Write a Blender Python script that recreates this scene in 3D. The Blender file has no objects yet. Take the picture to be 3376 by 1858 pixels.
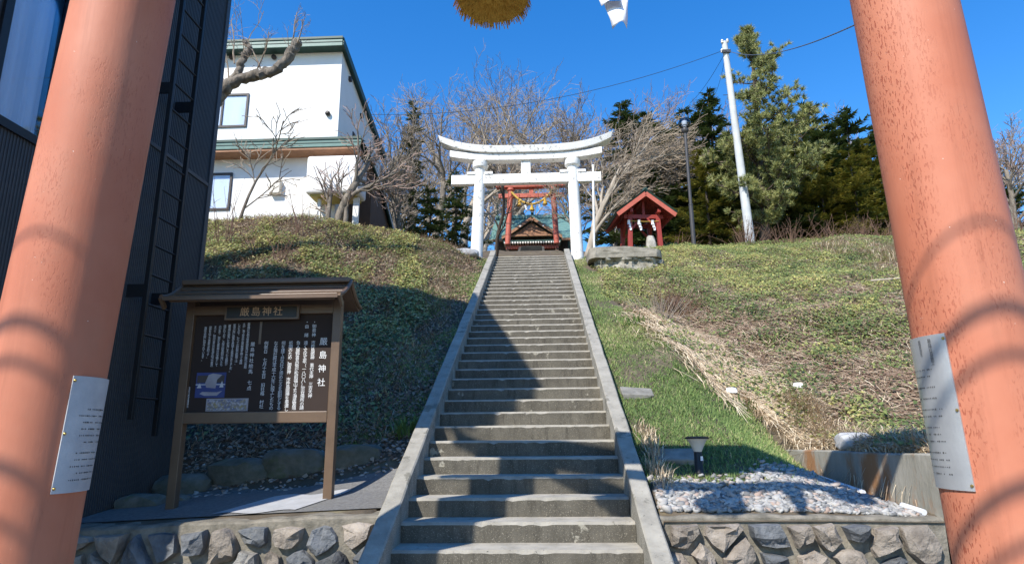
import bpy, bmesh, math, random
import numpy as np
from mathutils import Vector, Matrix, Euler
from math import sin, cos, pi, radians, sqrt, atan2

SC = bpy.context.scene
COL = SC.collection
# ---------------------------------------------------------------- camera
F, PITCH, YAW, ROLL = 2100.0, .2322, -.0414, -.0094
CAM = Vector((0, 0, 1.55))
fw = Vector((sin(YAW)*cos(PITCH), cos(YAW)*cos(PITCH), sin(PITCH)))
r0 = Vector((cos(YAW), -sin(YAW), 0)); u0 = r0.cross(fw)
rt = r0*cos(ROLL) + u0*sin(ROLL); up = u0*cos(ROLL) - r0*sin(ROLL)
cd = bpy.data.cameras.new('camera'); cam = bpy.data.objects.new('camera', cd); COL.objects.link(cam)
m = Matrix.Identity(4)
for i in range(3):
    m[i][0], m[i][1], m[i][2], m[i][3] = rt[i], up[i], -fw[i], CAM[i]
cam.matrix_world = m
cd.sensor_width = 36; cd.sensor_fit = 'HORIZONTAL'; cd.lens = F/3376*36
cd.clip_start = .05; cd.clip_end = 3000
SC.camera = cam
# ---------------------------------------------------------------- sky, sun, exposure
SAZ, SEL = radians(33.5), radians(43.5)
W = bpy.data.worlds.new('World'); SC.world = W; W.use_nodes = True
nt = W.node_tree; bg = nt.nodes['Background']
sky = nt.nodes.new('ShaderNodeTexSky'); sky.sky_type = 'NISHITA'; sky.sun_disc = False
sky.sun_elevation = SEL; sky.sun_rotation = pi + SAZ
sky.altitude = 200; sky.air_density = 1.35; sky.dust_density = .1; sky.ozone_density = 5.5
hsv = nt.nodes.new('ShaderNodeHueSaturation'); hsv.inputs['Hue'].default_value = .508; hsv.inputs['Saturation'].default_value = 1.32; hsv.inputs['Value'].default_value = 1.15
nt.links.new(sky.outputs[0], hsv.inputs['Color']); nt.links.new(hsv.outputs[0], bg.inputs[0]); bg.inputs[1].default_value = .15
sd = bpy.data.lights.new('sun', 'SUN'); sun = bpy.data.objects.new('sun', sd); COL.objects.link(sun)
sd.energy = 5.0; sd.angle = radians(.53); sd.color = (1, .95, .87)
SDIR = Vector((sin(SAZ)*cos(SEL), cos(SAZ)*cos(SEL), -sin(SEL)))
sun.rotation_euler = SDIR.to_track_quat('-Z', 'Y').to_euler(); sun.location = (-20, -30, 40)
vs = SC.view_settings
vs.view_transform = 'Standard'; vs.look = 'None'; vs.exposure = .45; vs.gamma = 1; vs.use_curve_mapping = False
SC.cycles.max_bounces = 6; SC.cycles.transparent_max_bounces = 8

# ---------------------------------------------------------------- helpers
PXS = 3376/2576
def ray(x, y):
    return rt*((x*PXS-1688)/F) - up*((y*PXS-929)/F) + fw
def atY(x, y, Y):
    d = ray(x, y); return CAM + d*(Y/d.y)
def atX(x, y, X):
    d = ray(x, y); return CAM + d*(X/d.x)
R = random.Random(7)
def tag(o, label=None, cat=None, group=None, kind=None):
    if label: o['label'] = label
    if cat: o['category'] = cat
    if group: o['group'] = group
    if kind: o['kind'] = kind
    return o
def empty(name, loc=(0, 0, 0), rz=0, label=None, cat=None, group=None):
    o = bpy.data.objects.new(name, None); COL.objects.link(o)
    o.location = loc; o.rotation_euler = (0, 0, rz); o.empty_display_size = .2
    return tag(o, label, cat, group)
class MB:
    def __init__(s): s.v = []; s.f = []
    def add(s, vs, fs):
        n = len(s.v); s.v += [tuple(p) for p in vs]; s.f += [tuple(i+n for i in f) for f in fs]; return s
    def box(s, a, b, M=None):
        x0, y0, z0 = a; x1, y1, z1 = b
        vs = [(x0,y0,z0),(x1,y0,z0),(x1,y1,z0),(x0,y1,z0),(x0,y0,z1),(x1,y0,z1),(x1,y1,z1),(x0,y1,z1)]
        if M is not None: vs = [M @ Vector(p) for p in vs]
        return s.add(vs, [(3,2,1,0),(4,5,6,7),(0,1,5,4),(1,2,6,5),(2,3,7,6),(3,0,4,7)])
    def beam(s, p, q, w, h, upv=(0, 0, 1)):
        p = Vector(p); q = Vector(q); d = (q-p); L = d.length; d.normalize()
        u = Vector(upv); sd_ = d.cross(u)
        if sd_.length < 1e-4: sd_ = d.cross(Vector((0, 1, 0)))
        sd_.normalize(); u = sd_.cross(d)
        vs = []
        for c in (p, q):
            for a, b in ((-1,-1),(1,-1),(1,1),(-1,1)):
                vs.append(c + sd_*(a*w/2) + u*(b*h/2))
        return s.add(vs, [(3,2,1,0),(4,5,6,7),(0,1,5,4),(1,2,6,5),(2,3,7,6),(3,0,4,7)])
    def tube(s, pts, rad, n=8, cap=True):
        pts = [Vector(p) for p in pts]; k = len(pts)
        if not hasattr(rad, '__len__'): rad = [rad]*k
        rings = []; ref = None
        for i, p in enumerate(pts):
            d = (pts[min(i+1, k-1)] - pts[max(i-1, 0)])
            if d.length < 1e-7: d = Vector((0, 0, 1))
            d.normalize()
            if ref is None:
                ref = Vector((1, 0, 0)) if abs(d.x) < .8 else Vector((0, 1, 0))
            a = ref - d*ref.dot(d)
            if a.length < 1e-5: a = d.orthogonal()
            a.normalize(); ref = a; b = d.cross(a)
            rings.append([p + (a*cos(2*pi*j/n) + b*sin(2*pi*j/n))*rad[i] for j in range(n)])
        vs = [q for r_ in rings for q in r_]; fs = []
        for i in range(k-1):
            for j in range(n):
                fs.append((i*n+j, i*n+(j+1) % n, (i+1)*n+(j+1) % n, (i+1)*n+j))
        if cap: fs += [tuple(range(n))[::-1], tuple((k-1)*n+j for j in range(n))]
        return s.add(vs, fs)
    def lathe(s, prof, c=(0, 0, 0), n=20, cap=True):
        vs = [(c[0]+r_*cos(2*pi*j/n), c[1]+r_*sin(2*pi*j/n), c[2]+z) for r_, z in prof for j in range(n)]
        k = len(prof); fs = []
        for i in range(k-1):
            for j in range(n): fs.append((i*n+j, i*n+(j+1) % n, (i+1)*n+(j+1) % n, (i+1)*n+j))
        if cap: fs += [tuple(range(n))[::-1], tuple((k-1)*n+j for j in range(n))]
        return s.add(vs, fs)
    def prism(s, poly, axis, a, b):
        """poly in the two other axes (order: x->(y,z), y->(x,z), z->(x,y))"""
        def mk(p, t):
            return {'x': (t, p[0], p[1]), 'y': (p[0], t, p[1]), 'z': (p[0], p[1], t)}[axis]
        n = len(poly)
        vs = [mk(p, a) for p in poly] + [mk(p, b) for p in poly]
        fs = [tuple(range(n)), tuple(range(n, 2*n))[::-1]] + [(i, n+i, n+(i+1) % n, (i+1) % n) for i in range(n)]
        return s.add(vs, fs)
    def loft(s, rings, cap=True):
        n = len(rings[0]); k = len(rings)
        vs = [p for r_ in rings for p in r_]; fs = []
        for i in range(k-1):
            for j in range(n): fs.append((i*n+j, i*n+(j+1) % n, (i+1)*n+(j+1) % n, (i+1)*n+j))
        if cap: fs += [tuple(range(n))[::-1], tuple((k-1)*n+j for j in range(n))]
        return s.add(vs, fs)
    def build(s, name, mat, parent=None, bevel=0, smooth=False, fix=True, loc=None, seg=2):
        me = bpy.data.meshes.new(name); me.from_pydata(s.v, [], s.f)
        if fix or bevel:
            bm = bmesh.new(); bm.from_mesh(me)
            if fix: bmesh.ops.recalc_face_normals(bm, faces=bm.faces)
            if bevel:
                ed = [e for e in bm.edges if len(e.link_faces) == 2 and e.calc_face_angle(0) > .5]
                bmesh.ops.bevel(bm, geom=ed, offset=bevel, segments=seg, profile=.6, affect='EDGES', clamp_overlap=True)
            bm.to_mesh(me); bm.free()
        if smooth:
            me.polygons.foreach_set('use_smooth', [True]*len(me.polygons))
            if smooth != 'all':
                me.set_sharp_from_angle(angle=radians(38))
        if mat: me.materials.append(mat)
        o = bpy.data.objects.new(name, me); COL.objects.link(o); o.parent = parent
        if loc is not None: o.location = loc
        return o
def copy_tree(o, parent=None):
    c = o.copy(); COL.objects.link(c); c.parent = parent
    for ch in list(o.children): copy_tree(ch, c)
    return c
def npmesh(name, V, Fc, mat, parent=None, attrs=None, smooth=False):
    """V (n,3) float, Fc (m,k) int, fast"""
    me = bpy.data.meshes.new(name); k = Fc.shape[1]
    me.vertices.add(len(V)); me.vertices.foreach_set('co', V.astype(np.float32).ravel())
    me.loops.add(Fc.size); me.loops.foreach_set('vertex_index', Fc.astype(np.int32).ravel())
    me.polygons.add(len(Fc)); me.polygons.foreach_set('loop_start', np.arange(0, Fc.size, k, dtype=np.int32))
    me.update(calc_edges=True)
    if smooth: me.polygons.foreach_set('use_smooth', np.ones(len(Fc), bool))
    for an, av in (attrs or {}).items():
        a = me.attributes.new(an, 'FLOAT', 'FACE'); a.data.foreach_set('value', av.astype(np.float32))
    if mat: me.materials.append(mat)
    o = bpy.data.objects.new(name, me); COL.objects.link(o); o.parent = parent
    return o
# value noise
_rs = np.random.RandomState(11); _G = _rs.rand(256, 256)
def vnoise(x, y):
    x = np.asarray(x, float); y = np.asarray(y, float)
    xi = np.floor(x).astype(int); yi = np.floor(y).astype(int); fx = x-xi; fy = y-yi
    fx = fx*fx*(3-2*fx); fy = fy*fy*(3-2*fy)
    g = lambda a, b: _G[a % 256, b % 256]
    return (g(xi, yi)*(1-fx)+g(xi+1, yi)*fx)*(1-fy) + (g(xi, yi+1)*(1-fx)+g(xi+1, yi+1)*fx)*fy
def fbm(x, y, o=4):
    s_ = 0; a = .5
    for i in range(o):
        s_ = s_ + a*vnoise(x*2**i+17*i, y*2**i+5*i); a *= .5
    return s_/(1-.5**o)

# ---------------------------------------------------------------- materials
MATS = {}
def mat(name, c1, c2=None, scale=6, rough=.75, bump=.2, bscale=None, metal=0, detail=8, spec=.4, world=True,
        lo=.35, hi=.65, c3=None, s3=.8, lo3=.55, hi3=.7, stretch=None, objrand=0, bdist=.02):
    if name in MATS: return MATS[name]
    M = bpy.data.materials.new(name); M.use_nodes = True; MATS[name] = M
    t = M.node_tree; N = t.nodes; L = t.links; b = N['Principled BSDF']
    b.inputs['Roughness'].default_value = rough; b.inputs['Metallic'].default_value = metal
    b.inputs['Specular IOR Level'].default_value = spec
    c2 = c2 or tuple(x*.75 for x in c1)
    if world:
        g = N.new('ShaderNodeNewGeometry'); co = g.outputs['Position']
    else:
        g = N.new('ShaderNodeTexCoord'); co = g.outputs['Object']
    if stretch:
        mp = N.new('ShaderNodeMapping'); mp.inputs['Scale'].default_value = stretch
        L.new(co, mp.inputs[0]); co = mp.outputs[0]
    def noise(sc, dt=detail, ro=.6):
        n = N.new('ShaderNodeTexNoise'); n.inputs['Scale'].default_value = sc; n.inputs['Detail'].default_value = dt
        n.inputs['Roughness'].default_value = ro; L.new(co, n.inputs['Vector']); return n.outputs['Fac']
    def rng(f, a, z):
        r_ = N.new('ShaderNodeMapRange'); r_.inputs[1].default_value = a; r_.inputs[2].default_value = z
        L.new(f, r_.inputs[0]); return r_.outputs[0]
    def mix(f, a, z):
        x = N.new('ShaderNodeMix'); x.data_type = 'RGBA'
        L.new(f, x.inputs[0])
        for i, q in ((6, a), (7, z)):
            if isinstance(q, tuple): x.inputs[i].default_value = (*q, 1)
            else: L.new(q, x.inputs[i])
        return x.outputs[2]
    c = mix(rng(noise(scale), lo, hi), tuple(c1), tuple(c2))
    if c3: c = mix(rng(noise(s3, 6, .7), lo3, hi3), c, tuple(c3))
    if objrand:
        oi = N.new('ShaderNodeObjectInfo'); hs = N.new('ShaderNodeHueSaturation')
        mr = N.new('ShaderNodeMapRange'); mr.inputs[3].default_value = 1-objrand; mr.inputs[4].default_value = 1+objrand
        L.new(oi.outputs['Random'], mr.inputs[0]); L.new(mr.outputs[0], hs.inputs['Value'])
        L.new(c, hs.inputs['Color']); c = hs.outputs[0]
    L.new(c, b.inputs['Base Color'])
    if bump:
        bn = N.new('ShaderNodeBump'); bn.inputs['Strength'].default_value = bump; bn.inputs['Distance'].default_value = bdist
        L.new(noise(bscale or scale*4), bn.inputs['Height']); L.new(bn.outputs[0], b.inputs['Normal'])
    M['_c'] = 1
    return M
def leafmat(name, ramp, rough=.5, trans=.25, spec=.3):
    """colour of a leaf or blade from its own tint value"""
    M = bpy.data.materials.new(name); M.use_nodes = True; t = M.node_tree; N = t.nodes; L = t.links; b = N['Principled BSDF']
    a = N.new('ShaderNodeAttribute'); a.attribute_name = 'tint'
    cr = N.new('ShaderNodeValToRGB'); e = cr.color_ramp.elements
    while len(e) < len(ramp): e.new(.5)
    for i, (p, c) in enumerate(ramp): e[i].position = p; e[i].color = (*c, 1)
    L.new(a.outputs['Fac'], cr.inputs[0]); L.new(cr.outputs[0], b.inputs['Base Color'])
    b.inputs['Roughness'].default_value = rough; b.inputs['Specular IOR Level'].default_value = spec
    if trans:
        tr = N.new('ShaderNodeBsdfTranslucent'); L.new(cr.outputs[0], tr.inputs[0])
        ms = N.new('ShaderNodeMixShader'); ms.inputs[0].default_value = trans
        out = N['Material Output']; L.new(b.outputs[0], ms.inputs[1]); L.new(tr.outputs[0], ms.inputs[2]); L.new(ms.outputs[0], out.inputs[0])
    return M
def paint_mat(name, c, crack, rough=.42, amount=1.0, fade=None):
    """old painted column: long flaking cracks in patches"""
    M = bpy.data.materials.new(name); M.use_nodes = True; t = M.node_tree; N = t.nodes; L = t.links; b = N['Principled BSDF']
    g = N.new('ShaderNodeNewGeometry')
    def mp(sc):
        x = N.new('ShaderNodeMapping'); x.inputs['Scale'].default_value = sc; L.new(g.outputs['Position'], x.inputs[0]); return x.outputs[0]
    def nz(vec, sc, d=4, ro=.6):
        n = N.new('ShaderNodeTexNoise'); n.inputs['Scale'].default_value = sc; n.inputs['Detail'].default_value = d
        n.inputs['Roughness'].default_value = ro; L.new(vec, n.inputs['Vector']); return n.outputs['Fac']
    def rg(f, a, z, o0=0, o1=1):
        x = N.new('ShaderNodeMapRange'); x.inputs[1].default_value = a; x.inputs[2].default_value = z
        x.inputs[3].default_value = o0; x.inputs[4].default_value = o1; L.new(f, x.inputs[0]); return x.outputs[0]
    def mul(a, z):
        x = N.new('ShaderNodeMath'); x.operation = 'MULTIPLY'; L.new(a, x.inputs[0]); L.new(z, x.inputs[1]); return x.outputs[0]
    v1 = mp((1, 1, .26))
    dn = nz(v1, 115, 2, .5)
    crk = rg(dn, .585, .61)
    patch = rg(nz(mp((1, 1, .35)), 3.2, 3, .55), .47, .57)
    side = N.new('ShaderNodeSeparateXYZ'); L.new(g.outputs['Normal'], side.inputs[0])
    weather = rg(side.outputs[0], -.52, -.86)        # the seaward (west) side of the post is the flaked one
    patw = rg(nz(mp((1, 1, .35)), 2.6, 3, .55), .40, .48)
    ad = N.new('ShaderNodeMath'); ad.operation = 'MAXIMUM'; L.new(mul(patch, rg(patch, 0, 1, 0, .35)), ad.inputs[0]); L.new(mul(patw, weather), ad.inputs[1])
    k = mul(crk, ad.outputs[0])
    big = nz(g.outputs['Position'], 1.4, 4, .6)
    def mix(f, a, z):
        x = N.new('ShaderNodeMix'); x.data_type = 'RGBA'; L.new(f, x.inputs[0])
        for i, q in ((6, a), (7, z)):
            if isinstance(q, tuple): x.inputs[i].default_value = (*q, 1)
            else: L.new(q, x.inputs[i])
        return x.outputs[2]
    col = mix(rg(big, .35, .7), c, fade or tuple(min(1, q*1.12+.02) for q in c))
    col = mix(k, col, crack)
    drip = rg(nz(mp((1, 1, .05)), 9, 5, .65), .52, .72, 0, .45)
    col = mix(drip, col, tuple(q*.62 for q in c))
    grime = rg(nz(mp((1, 1, .6)), 2.3, 6, .7), .55, .75, 0, .4)
    col = mix(grime, col, (.36, .17, .10))
    spk = rg(nz(g.outputs['Position'], 60, 1, .4), .81, .83)
    col = mix(spk, col, (.75, .6, .5))
    L.new(col, b.inputs['Base Color'])
    b.inputs['Roughness'].default_value = rough; b.inputs['Specular IOR Level'].default_value = .35
    bm_ = N.new('ShaderNodeBump'); bm_.inputs['Strength'].default_value = .55; bm_.inputs['Distance'].default_value = .006; bm_.invert = True
    L.new(k, bm_.inputs['Height'])
    b2 = N.new('ShaderNodeBump'); b2.inputs['Strength'].default_value = .12; b2.inputs['Distance'].default_value = .01
    L.new(nz(v1, 30, 5), b2.inputs['Height']); L.new(bm_.outputs[0], b2.inputs['Normal']); L.new(b2.outputs[0], b.inputs['Normal'])
    return M
def concrete_mat(name, tread, riser, patchc, pl=.62, bump=.35):
    """worn concrete, the trodden tops paler than the lichen-dark uprights, pale spalled patches"""
    M = bpy.data.materials.new(name); M.use_nodes = True; t = M.node_tree; N = t.nodes; L = t.links; b = N['Principled BSDF']
    g = N.new('ShaderNodeNewGeometry'); P = g.outputs['Position']
    def nz(sc, d=6, ro=.65):
        n = N.new('ShaderNodeTexNoise'); n.inputs['Scale'].default_value = sc; n.inputs['Detail'].default_value = d
        n.inputs['Roughness'].default_value = ro; L.new(P, n.inputs['Vector']); return n.outputs['Fac']
    mpz = N.new('ShaderNodeMapping'); mpz.inputs['Scale'].default_value = (1, 1, .18); L.new(P, mpz.inputs[0])
    def nzs(sc, d=6, ro=.65):
        n = N.new('ShaderNodeTexNoise'); n.inputs['Scale'].default_value = sc; n.inputs['Detail'].default_value = d
        n.inputs['Roughness'].default_value = ro; L.new(mpz.outputs[0], n.inputs['Vector']); return n.outputs['Fac']
    def rg(f, a, z):
        x = N.new('ShaderNodeMapRange'); x.inputs[1].default_value = a; x.inputs[2].default_value = z; L.new(f, x.inputs[0]); return x.outputs[0]
    def mix(f, a, z):
        x = N.new('ShaderNodeMix'); x.data_type = 'RGBA'; L.new(f, x.inputs[0])
        for i, q in ((6, a), (7, z)):
            if isinstance(q, tuple): x.inputs[i].default_value = (*q, 1)
            else: L.new(q, x.inputs[i])
        return x.outputs[2]
    sx = N.new('ShaderNodeSeparateXYZ'); L.new(g.outputs['Normal'], sx.inputs[0])
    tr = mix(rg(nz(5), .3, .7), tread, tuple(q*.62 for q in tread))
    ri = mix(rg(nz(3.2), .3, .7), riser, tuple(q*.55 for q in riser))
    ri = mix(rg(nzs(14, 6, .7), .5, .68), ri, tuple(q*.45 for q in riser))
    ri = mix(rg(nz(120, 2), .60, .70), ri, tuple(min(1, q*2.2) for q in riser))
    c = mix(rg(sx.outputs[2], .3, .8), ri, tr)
    c = mix(rg(nz(2.1, 9, .72), pl, pl+.03), c, patchc)
    c = mix(rg(nz(17, 5, .75), .62, .70), c, tuple(q*.45 for q in riser))
    L.new(c, b.inputs['Base Color']); b.inputs['Roughness'].default_value = .9; b.inputs['Specular IOR Level'].default_value = .25
    bn = N.new('ShaderNodeBump'); bn.inputs['Strength'].default_value = bump; bn.inputs['Distance'].default_value = .02
    L.new(nz(45, 8, .7), bn.inputs['Height']); L.new(bn.outputs[0], b.inputs['Normal'])
    return M

m_verm = paint_mat('vermilion_paint', (.47, .152, .080), (.33, .082, .042), rough=.6, fade=(.54, .205, .118))
m_red_far = mat('faded_red_paint', (.50, .125, .078), (.42, .10, .062), 5, .55, .1)
m_red_deep = mat('deep_red_wood', (.33, .042, .028), (.25, .034, .024), 7, .55, .15, stretch=(1, 1, .3))
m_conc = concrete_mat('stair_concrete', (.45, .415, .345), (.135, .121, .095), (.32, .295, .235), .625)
m_string = concrete_mat('stringer_concrete', (.37, .345, .29), (.33, .31, .26), (.17, .16, .13), .57)
m_wallc = mat('stained_concrete', (.33, .31, .265), (.20, .19, .155), 3.5, .9, .4, 30, c3=(.27, .14, .065), s3=2.0, lo3=.52, hi3=.62, stretch=(1, 1, .35))
m_mortar = mat('mortar', (.25, .222, .175), (.13, .118, .092), 9, .95, .6, 40)
m_stone = mat('field_stone', (.33, .315, .285), (.16, .152, .14), 6, .85, 1.0, 11, bdist=.05, c3=(.40, .36, .30), s3=1.2, objrand=.35)
m_stone_w = mat('tan_stone', (.37, .32, .265), (.22, .185, .15), 7, .9, 1.0, 12, bdist=.05, objrand=.3)
m_stone_d = mat('slate_stone', (.17, .178, .185), (.095, .098, .102), 5, .85, 1.0, 10, bdist=.05, c3=(.26, .24, .19), s3=1.5, objrand=.25)
m_asph = mat('asphalt', (.19, .186, .178), (.125, .122, .116), 30, .95, .5, 120, c3=(.17, .165, .15), s3=1.5)
m_slabp = mat('pale_concrete', (.42, .42, .42), (.34, .34, .34), 6, .9, .25, 50)
m_whitep = mat('white_stone_paint', (.86, .83, .77), (.78, .75, .69), 3, .7, .15, 30, c3=(.34, .33, .30), s3=8, lo3=.57, hi3=.64)
m_stucco = mat('white_stucco', (.80, .785, .75), (.75, .735, .70), 2, .85, .15, 90)
m_green = mat('green_roof_metal', (.095, .19, .155), (.075, .155, .13), 4, .42, .05)
m_green_d = mat('dark_green_roof', (.03, .075, .055), (.02, .05, .04), 5, .5, .1)
m_copper = mat('verdigris_roof', (.15, .27, .235), (.11, .215, .19), 6, .55, .1)
m_black = mat('black_cladding', (.050, .052, .056), (.040, .042, .046), 3, .5, .03, spec=.5)
m_blackm = mat('black_steel', (.010, .010, .011), (.014, .014, .015), 8, .45, .05)
m_brown = mat('bronze_metal', (.145, .09, .053), (.115, .071, .042), 5, .38, .05, 60, spec=.5)
m_browncut = mat('brown_timber', (.36, .185, .10), (.26, .13, .07), 6, .7, .2, stretch=(1, 1, 4))
m_brownwall = mat('brown_siding', (.115, .07, .045), (.09, .055, .035), 4, .7, .15)
m_panel = mat('dark_sign_panel', (.045, .031, .026), (.038, .027, .023), 3, .65, 0, spec=.15)
m_darkp = mat('black_lacquer', (.012, .010, .010), (.016, .013, .012), 3, .4, 0)
m_white_t = mat('white_lettering', (.78, .78, .78), (.72, .72, .72), 10, .6, 0)
m_gold_t = mat('ochre_lettering', (.62, .40, .24), (.55, .36, .22), 10, .6, 0)
m_dark_t = mat('engraved_lettering', (.10, .10, .10), (.07, .07, .07), 10, .6, 0)
m_steelp = mat('stainless_plate', (.62, .62, .61), (.53, .53, .525), 4, .36, .06, 50, metal=.55, spec=.5)
m_steelp2 = mat('weathered_plate', (.52, .53, .54), (.40, .41, .43), 5, .6, .1, 40, metal=.3)
m_brass = mat('brass_screw', (.50, .36, .12), None, 20, .35, 0, metal=.9)
m_rope = mat('straw_rope', (.66, .43, .10), (.50, .31, .07), 40, .85, .4, 90)
m_straw = mat('golden_tassel_fibre', (.70, .44, .075), (.52, .30, .045), 60, .85, .3, 120)
m_paper = mat('white_paper', (.85, .85, .86), (.82, .82, .84), 4, .8, 0)
m_bark = mat('grey_bark', (.26, .22, .17), (.11, .092, .072), 9, .9, .9, 22, bdist=.04, stretch=(1, 1, .35))
m_barkp = mat('pale_bark', (.44, .375, .29), (.27, .225, .17), 5, .9, .3, 20, stretch=(1, 1, .4))
m_twig = mat('twig_bark', (.36, .285, .205), (.23, .175, .125), 3, .9, 0)
m_barkd = mat('dark_bark', (.10, .075, .055), (.06, .045, .035), 9, .95, .4, 20, stretch=(1, 1, .3))
m_cane = mat('brown_cane', (.20, .115, .075), (.13, .075, .05), 4, .85, 0)
m_soil = mat('soil', (.13, .10, .066), (.08, .064, .043), 5, .95, .6, 30, c3=(.20, .17, .10), s3=.9)
m_wood_pole = mat('grey_concrete_pole', (.56, .57, .55), (.45, .46, .45), 3, .8, .15, 30)
m_lampm = mat('dark_bronze_pole', (.065, .060, .058), (.05, .047, .045), 4, .45, .05)
m_wire = mat('black_cable', (.02, .02, .022), None, 5, .6, 0)
m_trim = mat('dark_window_trim', (.035, .025, .022), (.03, .022, .02), 5, .5, 0)
m_pale_rock = mat('pale_rock', (.50, .47, .41), (.27, .25, .20), 5, .9, .8, 9, c3=(.20, .18, .13), s3=2.2)
m_plastic = mat('white_plastic', (.75, .76, .78), (.70, .71, .73), 8, .4, 0)
m_beige = mat('beige_metal', (.62, .58, .50), (.58, .54, .46), 6, .5, .05)
m_curtain = mat('pale_curtain', (.80, .82, .86), (.62, .65, .72), 1.2, .9, 0, stretch=(1, 6, .2))
def glass_mat(name, tint=(.55, .65, .75), a=.35):
    M = bpy.data.materials.new(name); M.use_nodes = True; t = M.node_tree; N = t.nodes; L = t.links
    gl = N.new('ShaderNodeBsdfGlossy'); gl.inputs['Roughness'].default_value = .02; gl.inputs['Color'].default_value = (.9, .95, 1, 1)
    tp = N.new('ShaderNodeBsdfTransparent'); tp.inputs[0].default_value = (*tint, 1)
    ly = N.new('ShaderNodeLayerWeight'); ly.inputs[0].default_value = a
    ms = N.new('ShaderNodeMixShader'); L.new(ly.outputs['Fresnel'], ms.inputs[0]); L.new(tp.outputs[0], ms.inputs[1]); L.new(gl.outputs[0], ms.inputs[2])
    L.new(ms.outputs[0], N['Material Output'].inputs[0]); return M
m_glass = glass_mat('window_glass', (.92, .95, .98), .18)
m_globe = glass_mat('clear_globe', (.72, .75, .78), .42)

# ================================================================= GROUND
X0, SW, D0, H0, SD, SH = -.219, 2.07, 5.57, .616, .3607, .17
SLX, SRX = X0-SW/2, X0+SW/2            # inner faces of the stringers
def stair_z(Y): return H0 + (Y-D0)*SH/SD
COLS = [
 (-200, [(5.8,.6),(7.6,.7),(9,1.6),(17.5,7.6),(21,7.9),(30,9.5),(45,13.5),(80,19),(300,30)]),
 (-12, [(5.8,.6),(7.6,.7),(9,1.6),(17.5,7.62),(21,7.9),(30,9.5),(45,13.5),(80,19),(300,30)]),
 (-6, [(5.8,.65),(7.6,.75),(8.6,1.5),(17.4,7.66),(20,7.8),(30,9.8),(45,13.8),(80,19),(300,30)]),
 (-4.2, [(5.8,.74),(7.5,.88),(8.2,1.35),(18.1,7.45),(20,7.65),(30,10),(36,11.8),(45,13.8),(80,19),(300,30)]),
 (-2.6, [(5.8,.80),(7.35,.98),(8.1,1.4),(17.6,6.85),(19,7.02),(22,7.5),(30,10.2),(36,11.9),(45,13.8),(80,19),(300,30)]),
 (-1.46, [(5.8,.84),(6.8,.98),(7.6,1.35),(18.4,6.58),(20,6.76),(22,7.0),(30,10.2),(36,11.85),(45,13.6),(80,19),(300,30)]),
 (1.02, [(5.8,.79),(6.2,.94),(6.8,1.18),(7.4,1.44),(7.9,1.66),(9,2.16),(18.4,6.55),(20,6.76),(22,7.0),(30,10.2),(36,11.85),(45,13.6),(80,19),(300,30)]),
 (2.2, [(5.8,.79),(6.15,.92),(6.6,1.12),(7.3,1.40),(8.2,1.74),(9.2,2.2),(18,6.3),(20,7.0),(22,7.5),(30,10.1),(45,13.4),(80,19),(300,30)]),
 (3.15, [(5.8,.78),(6.6,.86),(7.65,.97),(8.4,1.32),(9.0,1.72),(10.5,2.5),(18.4,6.5),(20.4,7.3),(23,7.85),(30,9.9),(45,13.2),(80,18),(300,30)]),
 (3.33, [(5.8,1.29),(8.2,1.36),(9.0,1.75),(10.5,2.52),(18.4,6.52),(20.4,7.32),(23,7.85),(30,9.9),(45,13.2),(80,18),(300,30)]),
 (5.5, [(5.8,1.30),(8,1.7),(10,2.65),(19,6.95),(21,7.6),(30,9.6),(45,12.8),(80,18),(300,30)]),
 (8, [(5.8,1.6),(8,2.4),(19.5,7.12),(22,7.9),(30,9.3),(45,12.2),(80,17),(300,30)]),
 (12, [(5.8,2.4),(8,3.3),(18.5,7.2),(24,8.3),(45,11.5),(80,16),(300,30)]),
 (40, [(5.8,3.5),(18,8),(45,11),(80,15),(300,28)]),
 (200, [(5.8,3.5),(18,8),(45,11),(80,15),(300,28)]),
]
_cx = np.array([c[0] for c in COLS])
def ground(x, y, rough=True):
    x0_ = np.asarray(x, float); y = np.asarray(y, float)
    x = x0_ + .144*(np.clip(y, 5.8, 9.1)-7.45)*np.clip((x0_-1.6)/1.0, 0, 1)*np.clip((7-x0_)/2, 0, 1)   # the wall runs a little askew
    zs = np.array([np.interp(y, [k[0] for k in c[1]], [k[1] for k in c[1]]) for c in COLS])
    i = np.clip(np.searchsorted(_cx, x)-1, 0, len(_cx)-2)
    f = np.clip((x-_cx[i])/(_cx[i+1]-_cx[i]), 0, 1)
    if zs.ndim == 1: z = zs[i]*(1-f)+zs[i+1]*f
    else:
        ar = np.arange(x.size).reshape(x.shape)
        zf = zs.reshape(len(COLS), -1); xf = i.ravel()
        z = (zf[xf, ar.ravel()]*(1-f.ravel()) + zf[xf+1, ar.ravel()]*f.ravel()).reshape(x.shape)
    if rough:
        a = np.clip((y-8.2)/2, 0, 1)*np.clip((np.abs(x-X0)-1.3)/.6, 0, 1)
        z = z + a*((fbm(x*.5+40, y*.5+9)-.5)*.5 + (fbm(x*2.3, y*2.3+70)-.5)*.14)
    return z
def gz(x, y): return float(ground(np.array([x]), np.array([y]))[0])
xs = np.unique(np.concatenate([np.linspace(-200, -14, 20), np.arange(-14, 14, .16), np.linspace(14, 40, 20), np.linspace(40, 200, 12), np.arange(2.9, 3.6, .04)]))
ys = np.unique(np.concatenate([np.arange(5.82, 24, .16), np.arange(24, 50, .8), np.linspace(50, 300, 20)]))
gx, gy = np.meshgrid(xs, ys)
gzv = ground(gx.ravel(), gy.ravel()).reshape(gx.shape)
und = (gx > SLX-.14) & (gx < SRX+.14) & (gy < 18.9)
gzv = np.where(und, np.minimum(gzv, stair_z(gy)-.55), gzv)
nx, ny = len(xs), len(ys)
idx = np.arange(nx*ny).reshape(ny, nx)
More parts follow.
